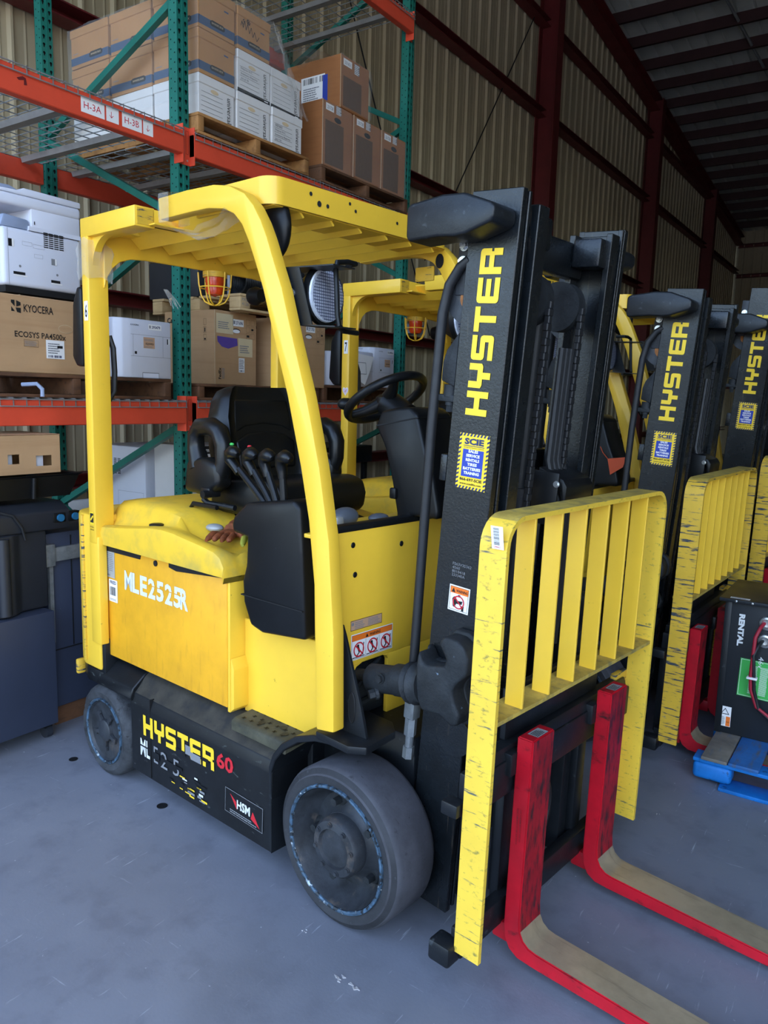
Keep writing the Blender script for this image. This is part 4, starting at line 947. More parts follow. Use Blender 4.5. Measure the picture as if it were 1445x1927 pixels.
    for sy in (-1, 1):
        y0, y1 = sorted((sy*.55, sy*.500))
        MB().prism(LEG_B+LEG_F[::-1],'y',y0,y1,.007,2).build('guard_leg', YEL, G, 35)
        p0, p1 = sorted((sy*.55, sy*.462))
        MB().box(-1.512,-1.455,p0,p1,1.05,2.32,.006).box(-1.514,-1.10,p0,p1,2.316,2.392,.005).build('guard_post', YEL, G, 35)
        MB().box(-1.112,-1.098,min(sy*.54,sy*.472),max(sy*.54,sy*.472),2.325,2.384).build('post_cap', YELX, G)
        arc = [(-1.456+.12-.12*math.cos(a), 2.316-.0-.12+.12*math.sin(a)) for a in [math.pi/2*i/8 for i in range(9)]]
        MB().prism(arc+[(-1.456,2.316)],'y',min(sy*.53,sy*.50),max(sy*.53,sy*.50)).build('corner_gusset', YEL, G)
    for k in range(6):
        yy = -.36+k*.144
        MB(Matrix.Translation((0,yy,2.335)) @ Matrix.Rotation(math.radians(-42),4,'X')).prism([(-1.44,-.056),(-.42,-.056),(-.42,.056),(-1.44,.056)],'z',-.004,.004,.002,1).build('guard_slat', YEL, G, 30)
    d = Decal((-1.495,-.55,1.985),(1,0,0),(0,0,1)).rect(0,0,.030,.078,WHT).text(no,.015,.012,.054,PBLK,1,.017,bold=.02,align='c'); d.build('number_sticker', G)
    if first:
        d = Decal((-1.50,-.55,1.10),(1,0,0),(0,0,1)).rect(0,.03,.035,.085,PYEL).rect(.004,.04,.031,.08,PBLK,1).line((.008,.05),(.028,.07),.008,PYEL,2).text('MATERIAL',.002,.018,.006,PBLK,1,.031).text('HANDLING',.002,.006,.006,PBLK,1,.031); d.build('dealer_sticker', G)
        pass
    # inner face of the far guard leg carries the two notices
    d = Decal((-.82,.472,2.322),(1,0,0),(0,0,1),.002).rect(0,0,.22,.058,PSIL).rows(.01,.006,.08,.05,7,PGRY).rows(.09,.006,.14,.05,7,PGRY).rows(.15,.006,.21,.05,7,PGRY); d.build('capacity_notice', G)
    d = Decal((-1.16,.472,2.322),(1,0,0),(0,0,1),.002).rect(0,0,.17,.055,WHT).rect(0,.0,.05,.055,PBLK,1).rect(0,.035,.05,.055,PORG,1).poly([(.006,.039),(.018,.039),(.012,.05)],PBLK,2).rows(.06,.006,.11,.05,7,PGRY).rows(.118,.006,.165,.05,7,PGRY); d.build('safety_notice', G)
    # mirror, lamps, beacon
    MB().ell((-.468,-.405,2.255),(.072,.035,.105),20,12).build('mirror', PLA, T)
    for sy, yy in ((-1,-.385),(1,.385)):
        lx, lz = -.262, 2.022
        LM = Matrix.Translation((lx,yy,lz)) @ Matrix.Rotation(math.radians(7),4,'Z')
        h = MB(LM).cyl((-.065,0,0),(0,0,0),.055,24,.095).cyl((0,0,0),(.018,0,0),.095,28).build('headlight', PLA, T, 40)
        MB(LM).lathe([(.085,0),(.083,.006),(0,.010)],(.018,0,0),'x',28).build('lens', LENS, h)
        R3 = LM.to_3x3(); lg = Decal(LM @ Vector((.030,0,0)), R3 @ Vector((0,1,0)), (0,0,1))
        for i in range(-8,9): 
            e = math.sqrt(max(0,.08**2-(i*.0095)**2)); lg.rect(i*.0095-.0011,-e,i*.0095+.0011,e,PNAV); lg.rect(-e,i*.0095-.0011,e,i*.0095+.0011,PNAV,.3)
        lg.build('lens_grid', h)
        MB().prism([(-.338,2.10),(-.25,2.096),(-.19,1.92),(-.268,1.925)],'y',sy*.492-.002,sy*.492+.002).prism([(-.338,2.10),(-.10,2.09),(-.10,2.094),(-.338,2.104)],'y',min(sy*.494,sy*.40),max(sy*.494,sy*.40)).prism([(-.268,1.921),(-.09,1.908),(-.09,1.912),(-.268,1.925)],'y',min(sy*.494,sy*.40),max(sy*.494,sy*.40)).build('lamp_bracket', BLK, h)
        MB().prism([(-.335,2.06),(-.30,2.06),(-.265,1.96),(-.30,1.96)],'y',min(sy*.503,sy*.488),max(sy*.503,sy*.488)).build('clamp', BLK, h)
        MB().hexbolt((-.285,sy*.494,2.02),(0,sy,0),.011,.012).build('clamp_bolt', BOLT, h)
        MB().tube([(-.20,sy*.33,2.12),(-.155,sy*.34,2.12),(-.15,sy*.38,2.12),(-.15,sy*.428,2.112),(-.15,sy*.432,2.09),(-.14,sy*.432,1.95),(-.135,sy*.43,1.92),(-.135,sy*.41,1.905),(-.15,sy*.33,1.905)],.0085,8).build('lamp_guard', PLA, h)
    bx, by, bz = -1.40, .035, 2.235
    bc = MB().cyl((bx,by,bz+.015),(bx,by,bz-.01),.055,18).build('beacon', YELX, T)
    MB().lathe([(.042,0),(.044,-.03),(.041,-.035),(.043,-.065),(.034,-.085),(0,-.095)],(bx,by,bz),'z',20).build('amber_lens', AMB, bc)
    for k in range(6):
        a = k*math.pi/3; e = Vector((math.cos(a),math.sin(a),0)); o0 = Vector((bx,by,bz))
        MB().tube([o0+e*.075+Vector((0,0,.01)),o0+e*.072-Vector((0,0,.04)),o0+e*.062-Vector((0,0,.09)),o0+e*.045-Vector((0,0,.118)),o0+e*.02-Vector((0,0,.13)),o0-Vector((0,0,.132))],.0035,6).build('cage_wire', YEL, bc)
    MB().tube([(bx+.069*math.cos(i*math.pi/10),by+.069*math.sin(i*math.pi/10),bz-.055) for i in range(20)],.003,6,True).build('cage_ring', YEL, bc)
    # horn / reversing buzzer and second mirror beside the far post
    MB().lathe([(.0,.0),(.04,0),(.045,.03),(.03,.07),(0,.07)],(-1.42,.27,2.17),'x',18).build('horn', PLA, T)
    MB().prism([(-1.525,2.12),(-1.56,2.13),(-1.60,2.06),(-1.615,1.84),(-1.58,1.80),(-1.525,1.80)],'y',-.55,-.45,.012,2).build('reverse_lamp', PLA, T)
    MB().tube([(-1.48,-.452,1.93),(-1.47,-.44,1.88),(-1.468,-.437,1.78),(-1.47,-.44,1.70),(-1.49,-.455,1.66)],.012,8).build('wiring_loom', HOSE, T)
    # seat
    def rb(name, rings, m, par, sm=50): return MB().loft(rings).build(name, m, par, sm)
    def slab(P0, P1, t, ww, n=10, bulge=.02):
        pass
    cu_ = MB().prism([(-1.06,1.215),(-.66,1.21),(-.625,1.24),(-.615,1.30),(-.635,1.355),(-.70,1.372),(-.98,1.352),(-1.06,1.36)],'y',-.25,.25,.028,3).build('seat', VIN, T, 50)
    M_ = Matrix.Translation((-1.0,0,1.33)) @ Matrix.Rotation(math.radians(-10),4,'Y')
    bk = MB(M_); prof = []
    for zz, hw, th in ((0,.20,.05),(.04,.235,.065),(.15,.245,.07),(.27,.24,.06),(.35,.215,.055),(.39,.185,.045),(.405,.15,.025)):
        prof.append([(th*.2+.02,-hw*.6,zz),(th*.35+.02,-hw*.78,zz),(th+.012,-hw*.9,zz),(th*.7,-hw,zz),(-th*.6,-hw,zz),(-th,-hw*.8,zz),(-th,hw*.8,zz),(-th*.6,hw,zz),(th*.7,hw,zz),(th+.012,hw*.9,zz),(th*.35+.02,hw*.78,zz),(th*.2+.02,hw*.6,zz)])
    bk.loft(prof); bk.build('backrest', VIN, cu_, 60)
    MB(M_).prism([(-.155,.05),(.155,.05),(.165,.17),(.10,.205),(0,.215),(-.10,.205),(-.165,.17)],'x',.018,.042,.012,2).build('lumbar_pad', VIN, cu_, 60)
    MB(M_).prism([(-.165,.20),(-.1,.232),(0,.243),(.1,.232),(.165,.20),(.15,.35),(-.15,.35)],'x',.015,.036,.012,2).build('shoulder_pad', VIN, cu_, 60)
    for sy in (-1, 1):
        yy = sy*.315
        path = [(-1.03,yy,1.40),(-1.06,yy,1.48),(-1.06,yy,1.53),(-1.03,yy,1.565),(-.95,yy,1.57),(-.90,yy,1.55),(-.875,yy,1.50),(-.875,yy,1.43),(-.90,yy,1.38)]
        ar = MB().tube(path,[.045,.036,.034,.036,.038,.038,.036,.034,.04],12).prism([(-1.10,1.30),(-1.08,1.43),(-.97,1.45),(-.87,1.43),(-.86,1.34),(-.95,1.29)],'y',yy-.04,yy+.04,.025,3)
        ar.build('hip_restraint', VIN, cu_, 60)
    MB().tube([(-1.03,-.30,1.27),(-1.0,-.30,1.255),(-.85,-.28,1.25)],.012,8).build('seat_slide', BLK, cu_)
    MB().box(-.97,-.91,-.36,-.30,1.29,1.33,.008).cyl((-.92,-.36,1.305),(-.92,-.385,1.305),.016,12).build('belt_buckle', PLA, cu_)
    MB().tube([(-1.06,-.33,1.20),(-1.085,-.33,1.225),(-1.06,-.33,1.25),(-.9,-.33,1.25)],.01,8).build('slide_handle', PLA, cu_)
    be = MB()
    for k, (zz, e) in enumerate(((1.185,.03),(1.2,.0),(1.212,.03))): pass
    rr_ = []
    for zz, e in ((1.10,-.01),(1.118,.025),(1.136,-.01),(1.154,.03),(1.174,-.005),(1.192,.035),(1.212,.0),(1.23,.0)):
        rr_.append([(-1.0-e,-.2-e,zz),(-.655+e,-.2-e,zz),(-.655+e,.2+e,zz),(-1.0-e,.2+e,zz)])
    be.loft(rr_).build('suspension_bellows', PLA, cu_, 20)
    # lever console
    co = MB().prism(CONS,'y',-.50,-.385,.022,3).build('lever_console', PLA, T, 50)
    MB().box(-.53,-.21,-.503,-.382,.995,.999).build('seam', SHAD, co)
    MB().tube([(-.585,-.44+.024*math.cos(i*math.pi/8),1.245+.024*math.sin(i*math.pi/8)) for i in range(16)],.005,6,True).build('red_ring', PRED, co)
    for k, (x0, x1, zt) in enumerate(((-.655,-.46,1.485),(-.555,-.425,1.482),(-.465,-.395,1.485),(-.375,-.362,1.48))):
        yb = -.45
        lv = MB().tube([(x1,yb,1.325),(x1+(x0-x1)*.25,yb,1.365),(x1+(x0-x1)*.75,yb,1.435)],[.014,.0135,.013],10).build('lever', PLA, co)
        kx = x1+(x0-x1)*.75
        if first and k < 2: MB().ell((x0+.02,yb-.01,1.522) if k == 0 else (x0-.03,yb+.03,1.515),(.010,.007,.006),10,6).build('lever_cap', PGRN if k == 0 else PRED, co)
        MB().tube([(kx,yb,1.42),(kx+(x0-x1)*.1,yb,1.44),(x0-.004,yb,1.465),(x0+.004,yb-.004,1.488),(x0+.026,yb-.01,1.497),(x0+.05,yb-.016,1.493),(x0+.062,yb-.018,1.486)],[.015,.017,.021,.024,.024,.02,.01],12).build('lever_knob', VIN, lv, 60)
    # steering column and wheel
    sc = MB().prism(COLM,'y',-.10,.10,.02,3).build('steering_column', PLA, T, 45)
    MB().prism([(-.262,1.60),(-.245,1.602),(-.07,1.635),(-.07,1.639),(-.262,1.604)],'y',-.102,.102).build('seam', SHAD, sc)
    MB().box(-.185,-.155,-.112,-.096,1.345,1.385,.006).build('key_switch', PLA, sc)
    ax = Vector((-.55,0,.84)).normalized(); ct = Vector((-.31,0,1.70)); u = Vector((0,1,0)); v = ax.cross(u)
    MB().cyl((-.21,0,1.63),ct-ax*.02,.055,20,.05).build('column_neck', PLA, sc)
    MB().tube([ct+(u*math.cos(a)+v*math.sin(a))*.152 for a in [2*math.pi*i/40 for i in range(40)]],.0165,12,True).build('steering_wheel', PLA, sc, 60)
    for a in (.5, 2.2, 4.2):
        e = u*math.cos(a)+v*math.sin(a); MB().tube([ct-ax*.01,ct+e*.09-ax*.012,ct+e*.146],[.03,.02,.014],10).build('spoke', PLA, sc, 60)
    MB().lathe([(0,0),(.045,0),(.045,.02),(.03,.03),(0,.032)],tuple(ct-ax*.02),'z',20).build('wheel_hub', PLA, sc)
    kp = ct+(u*math.cos(1.95)+v*math.sin(1.95))*.152
    MB().cyl(kp,kp+ax*.05,.014,12,.017).ell(kp+ax*.062,(.032,.032,.024),16,10).build('spinner_knob', PLA, sc, 60)
    if no == '7':
        MB().prism([(-.03,1.44),(.07,1.455),(.055,1.40),(-.01,1.355)],'y',-.118,-.115).tube([(-.03,-.116,1.44),(-.06,-.11,1.47),(-.08,-.1,1.5)],.002,5).build('hang_tag', TAGO, T, 0)
    # ---------------- mast
    MM = Matrix.Translation((XF0,0,0)) @ Matrix.Rotation(TILT,4,'Y') @ Matrix.Translation((0,0,up))
    H = 2.272
    def rail(sy, yo, web, fl, d0, d1, z0, z1, tf=.016):
        mb = MB(MM); a, b = sorted((sy*yo, sy*(yo-web))); mb.box(d0,d1,a,b,z0,z1,.0025,1)
        a, b = sorted((sy*(yo-web*.5), sy*(yo-fl))); mb.box(d1-tf,d1,a,b,z0,z1,.002,1).box(d0,d0+tf,a,b,z0,z1,.002,1)
        return mb
    mast = rail(-1,.33,.018,.026,-.165,0,.07,H)
    m2 = rail(1,.33,.018,.026,-.165,0,.07,H); me_ = bpy.data.meshes.new('tmp'); m2.bm.to_mesh(me_); mast.bm.from_mesh(me_); bpy.data.meshes.remove(me_); m2.bm.free()
    mast.box(-.185,-.165,-.33,.33,.10,.26,.004).box(-.19,-.165,-.33,.33,1.45,1.53,.004)
    mast = mast.build('mast', MST, T, 30)
    for sy in (-1, 1):
        rail(sy,.298,.012,.014,-.150,.002,.08,H-.004).build('middle_rail', MST, mast, 30)
        rail(sy,.254,.014,.056,-.140,.010,.09,H-.03,.02).build('inner_rail', MST, mast, 30)
        MB(MM).box(-.142,-.130,min(sy*.315,sy*.24),max(sy*.315,sy*.24),.1,H-.04).build('rail_gap_shade', SHAD, mast)  # black plate standing in for the shade between the nested rails
        for dz_, yy in ((H-.12,.309),(H-.15,.283)): MB(MM).cyl((-.07,sy*yy,dz_),(-.07,sy*(yy-.022),dz_),.058,24).build('mast_roller', CAST, mast)
        b_ = MB(MM).box(-.21,-.165,min(sy*.31,sy*.28),max(sy*.31,sy*.28),H-.28,H-.07,.004); b_.build('cylinder_strap', RIM, mast)
        for zz in (2.13,2.085): MB(MM).hexbolt((-.187,sy*.312,zz),(0,sy,0),.012,.014).build('strap_bolt', BOLT, mast)
        MB(MM).cyl((-.158,sy*.305,1.99),(-.158,sy*.28,1.99),.08,28).build('hose_sheave', RIM, mast)
        MB(MM).cyl((-.155,sy*.308,1.985),(-.155,sy*.304,1.985),.034,20).build('sheave_face', RUST, mast)
        MB(MM).prism([(-.165,1.89),(-.175,1.875),(-.205,1.835),(-.215,1.80),(-.215,1.745),(-.165,1.73)],'y',min(sy*.33,sy*.285),max(sy*.33,sy*.285),.01,2).build('cylinder_mount', CAST, mast)
        MB(MM).cyl((-.19,sy*.305,1.735),(-.19,sy*.305,1.70),.024,16).box(-.235,-.165,min(sy*.325,sy*.285),max(sy*.325,sy*.285),1.685,1.705,.003).hexbolt((-.19,sy*.305,1.685),(0,0,-1),.012,.03).build('mount_bolt', CAST, mast)
        MB(MM).tube([(-.16,sy*.318,2.09),(-.19,sy*.32,2.07),(-.222,sy*.322,2.02),(-.236,sy*.324,1.94),(-.238,sy*.325,1.6),(-.222,sy*.325,.83)],.0155,12).build('lift_hose', HOSE, mast)
        MB(MM).box(-.238,-.198,min(sy*.335,sy*.295),max(sy*.335,sy*.295),.66,.83,.004).build('hose_block', STL, mast)
        MB(MM).cyl((-.218,sy*.316,.66),(-.218,sy*.316,.60),.02,6).cyl((-.218,sy*.316,.60),(-.218,sy*.316,.56),.014,12).cyl((-.218,sy*.316,.56),(-.218,sy*.316,.52),.019,6).build('hose_fitting', STL, mast, 20)
        MB().prism(BRK,'y',min(sy*.42,sy*.33),max(sy*.42,sy*.33),.009,2).build('tilt_bracket', CAST, mast, 50)
        MB().prism([(.30+(a-.30)*1.10,.885+(b-.885)*1.08) for a,b in BRK],'y',min(sy*.362,sy*.33),max(sy*.362,sy*.33),.006,2).build('bracket_flange', CAST, mast, 50)
        MB().tube([(.142,sy*.37,.815),(.155,sy*.37,.818),(.165,sy*.37,.82),(.178,sy*.37,.822),(.19,sy*.37,.824),(.21,sy*.37,.827)],[.05,.066,.056,.068,.058,.06],18).build('rod_gaiter', CAST, mast, 60)
        MB(MM).cyl((-.03,sy*.33,.68),(-.03,sy*.345,.68),.065,24).build('mast_boss', MST, mast)
        MB().prism(CROWN,'y',min(sy*.44,sy*.33),max(sy*.44,sy*.33),.02,3).build('mast_crown', BLK, mast, 50)
        if sy < 0:
            d = Decal(MM @ Vector((0,0,0)), MM.to_3x3() @ Vector((0,0,1)), MM.to_3x3() @ Vector((-1,0,0))); d.O = MM @ Vector((0,-.33,0))
            d.blocks('HYSTER',1.655,.042,.073,.0785,PYEL,1,.88); d.build('lettering', mast)
            O = MM @ Vector((-.125,-.33,1.44)); d = Decal(O, MM.to_3x3() @ Vector((1,0,0)), (0,0,1))
            w_, h_ = .105, .162
            d.rect(0,0,w_,h_,PYEL)
            for i in range(9):
                for yy in (.0, h_-.008): d.poly([(i*.0118,yy),(i*.0118+.006,yy),(i*.0118+.010,yy+.008),(i*.0118+.004,yy+.008)],PNAV,1)
            for i in range(13):
                for xx in (0, w_-.008): d.poly([(xx,i*.0125),(xx+.008,i*.0125+.004),(xx+.008,i*.0125+.010),(xx,i*.0125+.006)],PNAV,1)
            d.text('SCIE',w_/2,h_-.032,.019,PNAV,2,.068,bold=.05,align='c').rect(.016,h_-.0365,w_-.016,h_-.0345,PNAV,1).text('Serving all of Southern California',w_/2,h_-.043,.0045,PBLK,2,.07,align='c')
            d.rect(.016,.036,w_-.016,h_-.046,PBLU,1)
            for i, t_ in enumerate(('SALES','SERVICE','RENTALS','TIRES','BATTERIES','TRAINING')): d.text(t_,w_/2,.107-i*.0128,.0088,WHT,2,.0068*len(t_),bold=.04,align='c')
            d.text('866-697-SCIE',w_/2,.0235,.0088,PBLK,2,.078,bold=.03,align='c').text('www.scielifts.com',w_/2,.0125,.006,PBLK,2,.076,bold=.02,align='c')
            d.build('dealer_sticker', mast)
            if first:
                O = MM @ Vector((-.108,-.33,1.065)); d = Decal(O, MM.to_3x3() @ Vector((1,0,0)), (0,0,1))
                d.rect(0,0,.075,.08,WHT).frame(.004,.004,.071,.076,.0012,PBLK,1).rect(.005,.055,.07,.075,PORG,1).poly([(.009,.058),(.023,.058),(.016,.072)],PBLK,2).text('WARNING',.026,.06,.009,PBLK,2,.042,bold=.03)
                d.ring(.038,.03,.021,.004,PRED,4).line((.022,.045),(.054,.014),.004,PRED,4).poly([(.014,.038),(.02,.045),(.034,.034),(.052,.036),(.05,.026),(.03,.024),(.024,.012),(.018,.014)],PBLK,2).rect(.05,.006,.058,.022,PBLK,2).rect(.034,.046,.042,.053,PBLK,2)
                d.build('warning_label', mast)
                O = MM @ Vector((-.105,-.33,1.17)); d = Decal(O, MM.to_3x3() @ Vector((1,0,0)), (0,0,1))
                for i, t_ in enumerate(('F563V35362','4560','8010418','233340A')): d.text(t_,0,.036-i*.0115,.0085,PGRY,1,.0068*len(t_))
                d.build('serial_stamp', mast)
    MB(MM).box(-.16,-.10,-.24,.24,H-.17,H-.06,.012,2).box(-.10,.0,-.235,-.15,H-.14,H-.05,.01).box(-.10,.0,.15,.235,H-.14,H-.05,.01).build('inner_crosshead', MST, mast)
    for yy in (-.10,.10):
        MB(MM).cyl((-.09,yy-.022,H-.27),(-.09,yy+.022,H-.27),.078,28).build('chain_sheave', CAST, mast)
        cn = MB(MM)
        for k in range(60): cn.box(-.022,-.004,yy-.010-(k%2)*.004,yy+.010+(k%2)*.004,H-.27-k*.0215-.024,H-.27-k*.0215,.003,1)
        cn.build('lift_chain', HOSE, mast)
    MB(MM).cyl((-.11,0,.2),(-.11,0,1.42),.05,24).cyl((-.11,0,1.42),(-.11,0,H-.2),.03,16).build('lift_cylinder', BLK, mast)
    for k in range(4):
        yy = .02+k*.028
        MB(MM).tube([(-.02,yy,H-.4),(-.02,yy,1.52),(.0,yy,1.46),(.03,yy,1.4),(.036,yy,1.3),(.036,yy,.9)],.0115,8).build('carriage_hose', HOSE, mast)
    hg = MB(MM).prism([(-.03,1.5),(.06,1.47),(.075,1.45),(.075,1.40),(.06,1.395),(.055,1.44),(-.03,1.46)],'y',-.02,.16,.004).box(-.04,.05,-.03,-.022,1.32,1.49,.004)
    hg.build('hose_guard', PLA, mast); MB(MM).hexbolt((.045,-.03,1.455),(0,-1,0),.008,.01).build('guard_bolt', BOLT, mast)
    # tilt cylinder
    for sy in (-1, 1):
        tc_ = MB().cyl((-.12,sy*.36,.775),(.09,sy*.36,.807),.02,14).cyl((-.02,sy*.36,.785),(.13,sy*.36,.812),.047,20).cyl((.09,sy*.36,.807),(.15,sy*.36,.816),.052,20)
        tc_ = tc_.build('tilt_cylinder', CAST, T, 40)
        MB().hexbolt((.055,sy*.405,.815),(0,sy,0),.013,.014).build('tilt_pin', CAST, tc_, 20); MB().hexbolt((.03,sy*.39,.755),(-.6,sy,-.2),.016,.03).build('hose_union', CAST, tc_, 20)
    # carriage
    KM = Matrix.Translation((.52,0,.1)) @ Matrix.Rotation(math.radians(1.3),4,'Y') @ Matrix.Translation((-.52,0,-.1))
    ca = MB(KM).box(.425,.485,-.50,.50,.555,.665,.006).box(.43,.47,-.50,.50,.10,.19,.006)
    for yy in (-.42,-.24,.24,.42): ca.box(.41,.44,yy-.03,yy+.03,.15,.60,.004)
    ca.box(.36,.42,-.2,-.15,.12,.7,.004).box(.36,.42,.15,.2,.12,.7,.004).prism([(.43,.665),(.48,.665),(.47,.70),(.43,.70)],'y',-.48,.48,.003).box(.425,.445,-.3,.3,.70,.86,.004)
    ca = ca.build('carriage', BLK, T, 30)
    MB(KM).box(.39,.465,-.555,-.49,.095,.16,.010).build('carriage_end', BLK, ca); MB(KM).box(.40,.455,-.545,-.50,.55,.59,.005).build('carriage_end', BLK, ca)
    MB(KM).tube([(.40,.02+.07*math.cos(i*math.pi/12),.33+.11*math.sin(i*math.pi/12)) for i in range(24)],.014,8,True).build('hose_loop', HOSE, ca)
    # load backrest
    zt, zb, zm = 1.40, .141, .845
    bmx = backrest_mat or worn
    top = zt+brz[1]; bot = zb+brz[0]
    KB = KM
    def bar(path, th, x0, x1):
        """flat bar following a path in the y,z plane"""
        k = len(path); L_=[];R_=[]
        for i,(a,b) in enumerate(path):
            p, q = path[max(0,i-1)], path[min(k-1,i+1)]; dx, dz = q[0]-p[0], q[1]-p[1]; ln = math.hypot(dx,dz); nx, nz = -dz/ln*th/2, dx/ln*th/2
            L_.append((a+nx,b+nz)); R_.append((a-nx,b-nz))
        mb = MB(KB); rs = [[(x0,*L_[i]),(x1,*L_[i]),(x1,*R_[i]),(x0,*R_[i])] for i in range(k)]
        return mb.loft(rs)
    w = .518; r = .075
    pa = [(-w,bot),(-w,bot+.3),(-w,top-r-.3),(-w,top-r)]+[(-w+r-r*math.cos(a), top-r+r*math.sin(a)) for a in [math.pi/2*i/6 for i in range(1,7)]]+[(-w+r+.1,top)]
    pa = pa+[(-a,b) for a,b in pa[::-1]]
    br = bar(pa,.014,.462,.545); br.use(bmx); br.use(YELD)
    for f in br.bm.faces: f.normal_update(); f.material_index = 1 if f.normal.z > .8 else 0
    BR = br.build('load_backrest', bmx, T, 30)
    bar([(-w+.007,zm),(w-.007,zm)],.012,.455,.54).build('lower_rail', YELD, BR, 30)
    for k in range(nslat):
        yy = -.372+k*(.744/(nslat-1)) if nslat != 6 else -.372+k*.1488
        MB(KB).box(.480 if nslat == 6 else .47,.537,yy-.005,yy+.005,zm,top-.006,.002,1).build('backrest_slat', YEL, BR, 30)
    if first:
        O = KB @ Vector((.503,-.526,1.325)); d = Decal(O,(1,0,0),(0,-.18,1),.004)
        d.rect(0,0,.036,.062,WHT).text('CM44413',.006,.003,.006,PRED,1,.02)
        for i in range(18): d.rect(.007,.012+i*.0026,.024,.012+i*.0026+random.choice((.0008,.0015)),PBLK,1)
        d.build('barcode_sticker', BR)
    MB(KB).box(.44,.462,w-.1,w,.16,.72,.004).build('backrest_mount', YELX, BR)
    MB(KB).hexbolt((.462,w-.05,.62),(1,0,0),.014,.016).hexbolt((.462,w-.05,.2),(1,0,0),.014,.016).build('mount_bolts', CAST, BR)
    # forks
    ft = .738+bk_fork; L = 1.12
    for sy in (-1, 1):
        y0, y1 = sorted((sy*.318, sy*.193))
        fk = MB(KM); fk.use(RED)
        zb0 = .042
        po = [(.497,ft),(.497,zb0+.09),(.503,zb0+.05),(.52,zb0+.02),(.55,zb0+.003),(.60,zb0)]
        pi = [(.55,ft),(.55,zb0+.125),(.554,zb0+.09),(.566,zb0+.068),(.586,zb0+.054),(.61,zb0+.050)]
        po += [(.60+L*.5,zb0),(.60+L,zb0+.004)]; pi += [(.60+L*.5,zb0+.036),(.60+L,zb0+.014)]
        rs = [[(*a[:1],y0,a[1]),(*a[:1],y1,a[1]),(b[0],y1,b[1]),(b[0],y0,b[1])] for a,b in zip(po,pi)]
        fk.loft(rs)
        for e in list(fk.bm.edges): pass
        for m_ in (REDF, BLD): fk.use(m_)
        inv = KM.inverted()
        for f in fk.bm.faces:
            f.normal_update(); c = inv @ f.calc_center_median(); nn = (inv.to_3x3() @ f.normal)
            if nn.z > .3 and c.z < .4: f.material_index = 2
            elif nn.x > .5: f.material_index = 1
        bmesh.ops.bevel(fk.bm, geom=[e for e in fk.bm.edges if e.is_manifold and e.calc_face_angle(0) > .9], offset=.004, segments=2, affect='EDGES')
        fo = fk.build('fork', None, T, 30)
        d = Decal(KM @ Vector((.507,(y0+y1)/2-.03,ft)),(0,1,0),(-1,0,0)); d.O = KM @ Vector((.545,(y0+y1)/2-.028,ft)); d.rect(0,0,.06,.036,PSIL).rows(.004,.004,.05,.032,5,PBLK); d.build('fork_plate', fo)
        MB(KM).box(.44,.50,(y0+y1)/2-.09,(y0+y1)/2-.03,ft-.12,ft-.05,.005).build('fork_hook', BLK, fo)
        MB(KM).box(.44,.50,(y0+y1)/2-.03,(y0+y1)/2+.03,.05,.11,.005).build('lower_hook', RED, fo)
        if sy < 0 and first:
            d = Decal(KM @ Vector((.515,y0,.52)),(0,0,-1),(1,0,0)); d.rows(0,0,.12,.02,2,REDF); d.build('stamping', fo)
    return T
# ------------------------------------------------------------------ forklifts in a row
RZ = -0.1251879
def tw(x, y):
    c, s = math.cos(RZ), math.sin(RZ); return (c*x-s*y, s*x+c*y, 0)
F1 = make_forklift('6','nearest yellow forklift with black mast and a number 6 on its rear post',(0,0,0),RZ,True)
F2 = make_forklift('7','second yellow forklift in the row, number 7 on its rear post',tw(-.165,1.765),RZ+.07,False,YELX,7,(0,0),-.08)
F2.scale = (1,1,.984)
F3 = make_forklift('8','third yellow forklift, farthest in the row, at the right edge',tw(-.18,3.12),RZ+.0,False,YELX,7,(0,.02),0,None,.13)
# ------------------------------------------------------------------ charger on blue pallet
T = thing('blue_pallet','chipped blue block pallet on the floor under the black charger','pallet',(.655,1.20,0),.0)
def B(n, m, *a, b=.004): return boxmesh(n, m, T, *a, b=b)
for i, y in enumerate((0,.46,.90)):
    for j, x in enumerate((0,.53,1.05)):
        MB().prism([(y,.02),(y+.10,.02),(y+.10,.10),(y,.10)],'x',x,x+.165,.02 if (i,j)==(0,0) else .006,3).build('block', BLUW, T, 40)
    B('stringer_board', BLUW, 0,1.2,y,y+.10,.10,.118)
for k, (x, w, m) in enumerate(((.035,.11,BLUG),(.15,.125,BLUD),(.36,.10,BLUD),(.55,.125,BLUG),(.76,.1,BLUD),(.95,.12,BLUD))): B('deck_board', m, x,x+w,-.01,1.0,.118,.135)
for y in (0,.46,.90): B('bottom_board', BLUW, .12,1.2,y-.03,y+.09,.0,.018)
T = thing('battery_charger','black steel battery charger with RENTAL stencil on the blue pallet','charger',(.68,1.52,.136),0)
MB().box(0,.62,0,.42,0,.655,.006).build('cabinet', CHB, T, 30); MB().box(-.025,.66,-.03,.45,.655,.673,.004).build('lid', CHB, T, 30)
MB().box(.0,.03,-.006,.0,.0,.655,.002).build('corner_strip', BLK, T)
for x in (.05,.12,.25,.4): MB().ell((x,-.031,.664),(.006,.003,.006)).build('screw', BOLT, T)
d = Decal((.065,0,.60),(0,0,-1),(1,0,0)); d.text('RENTAL',0,0,.026,PWHW,1,.155,bold=.055); d.build('stencil', T)
d = Decal((.165,0,.41),(0,0,-1),(1,0,0)); d.text('46v',0,0,.022,PWHW,1,.055); d.build('chalk_mark', T)
d = Decal((.10,-.0305,.629),(1,0,0),(0,1,0)); d.O = Vector((.02,-.02,.6735)); d.rect(0,0,.085,.03,WHT).rows(.004,.004,.08,.026,4,PGRY); d.build('top_label', T)
d = Decal((.085,0,.205),(1,0,-.02),(0,0,1)).rect(0,0,.26,.185,PGRN).frame(.004,.004,.256,.181,.0015,WHT,1)
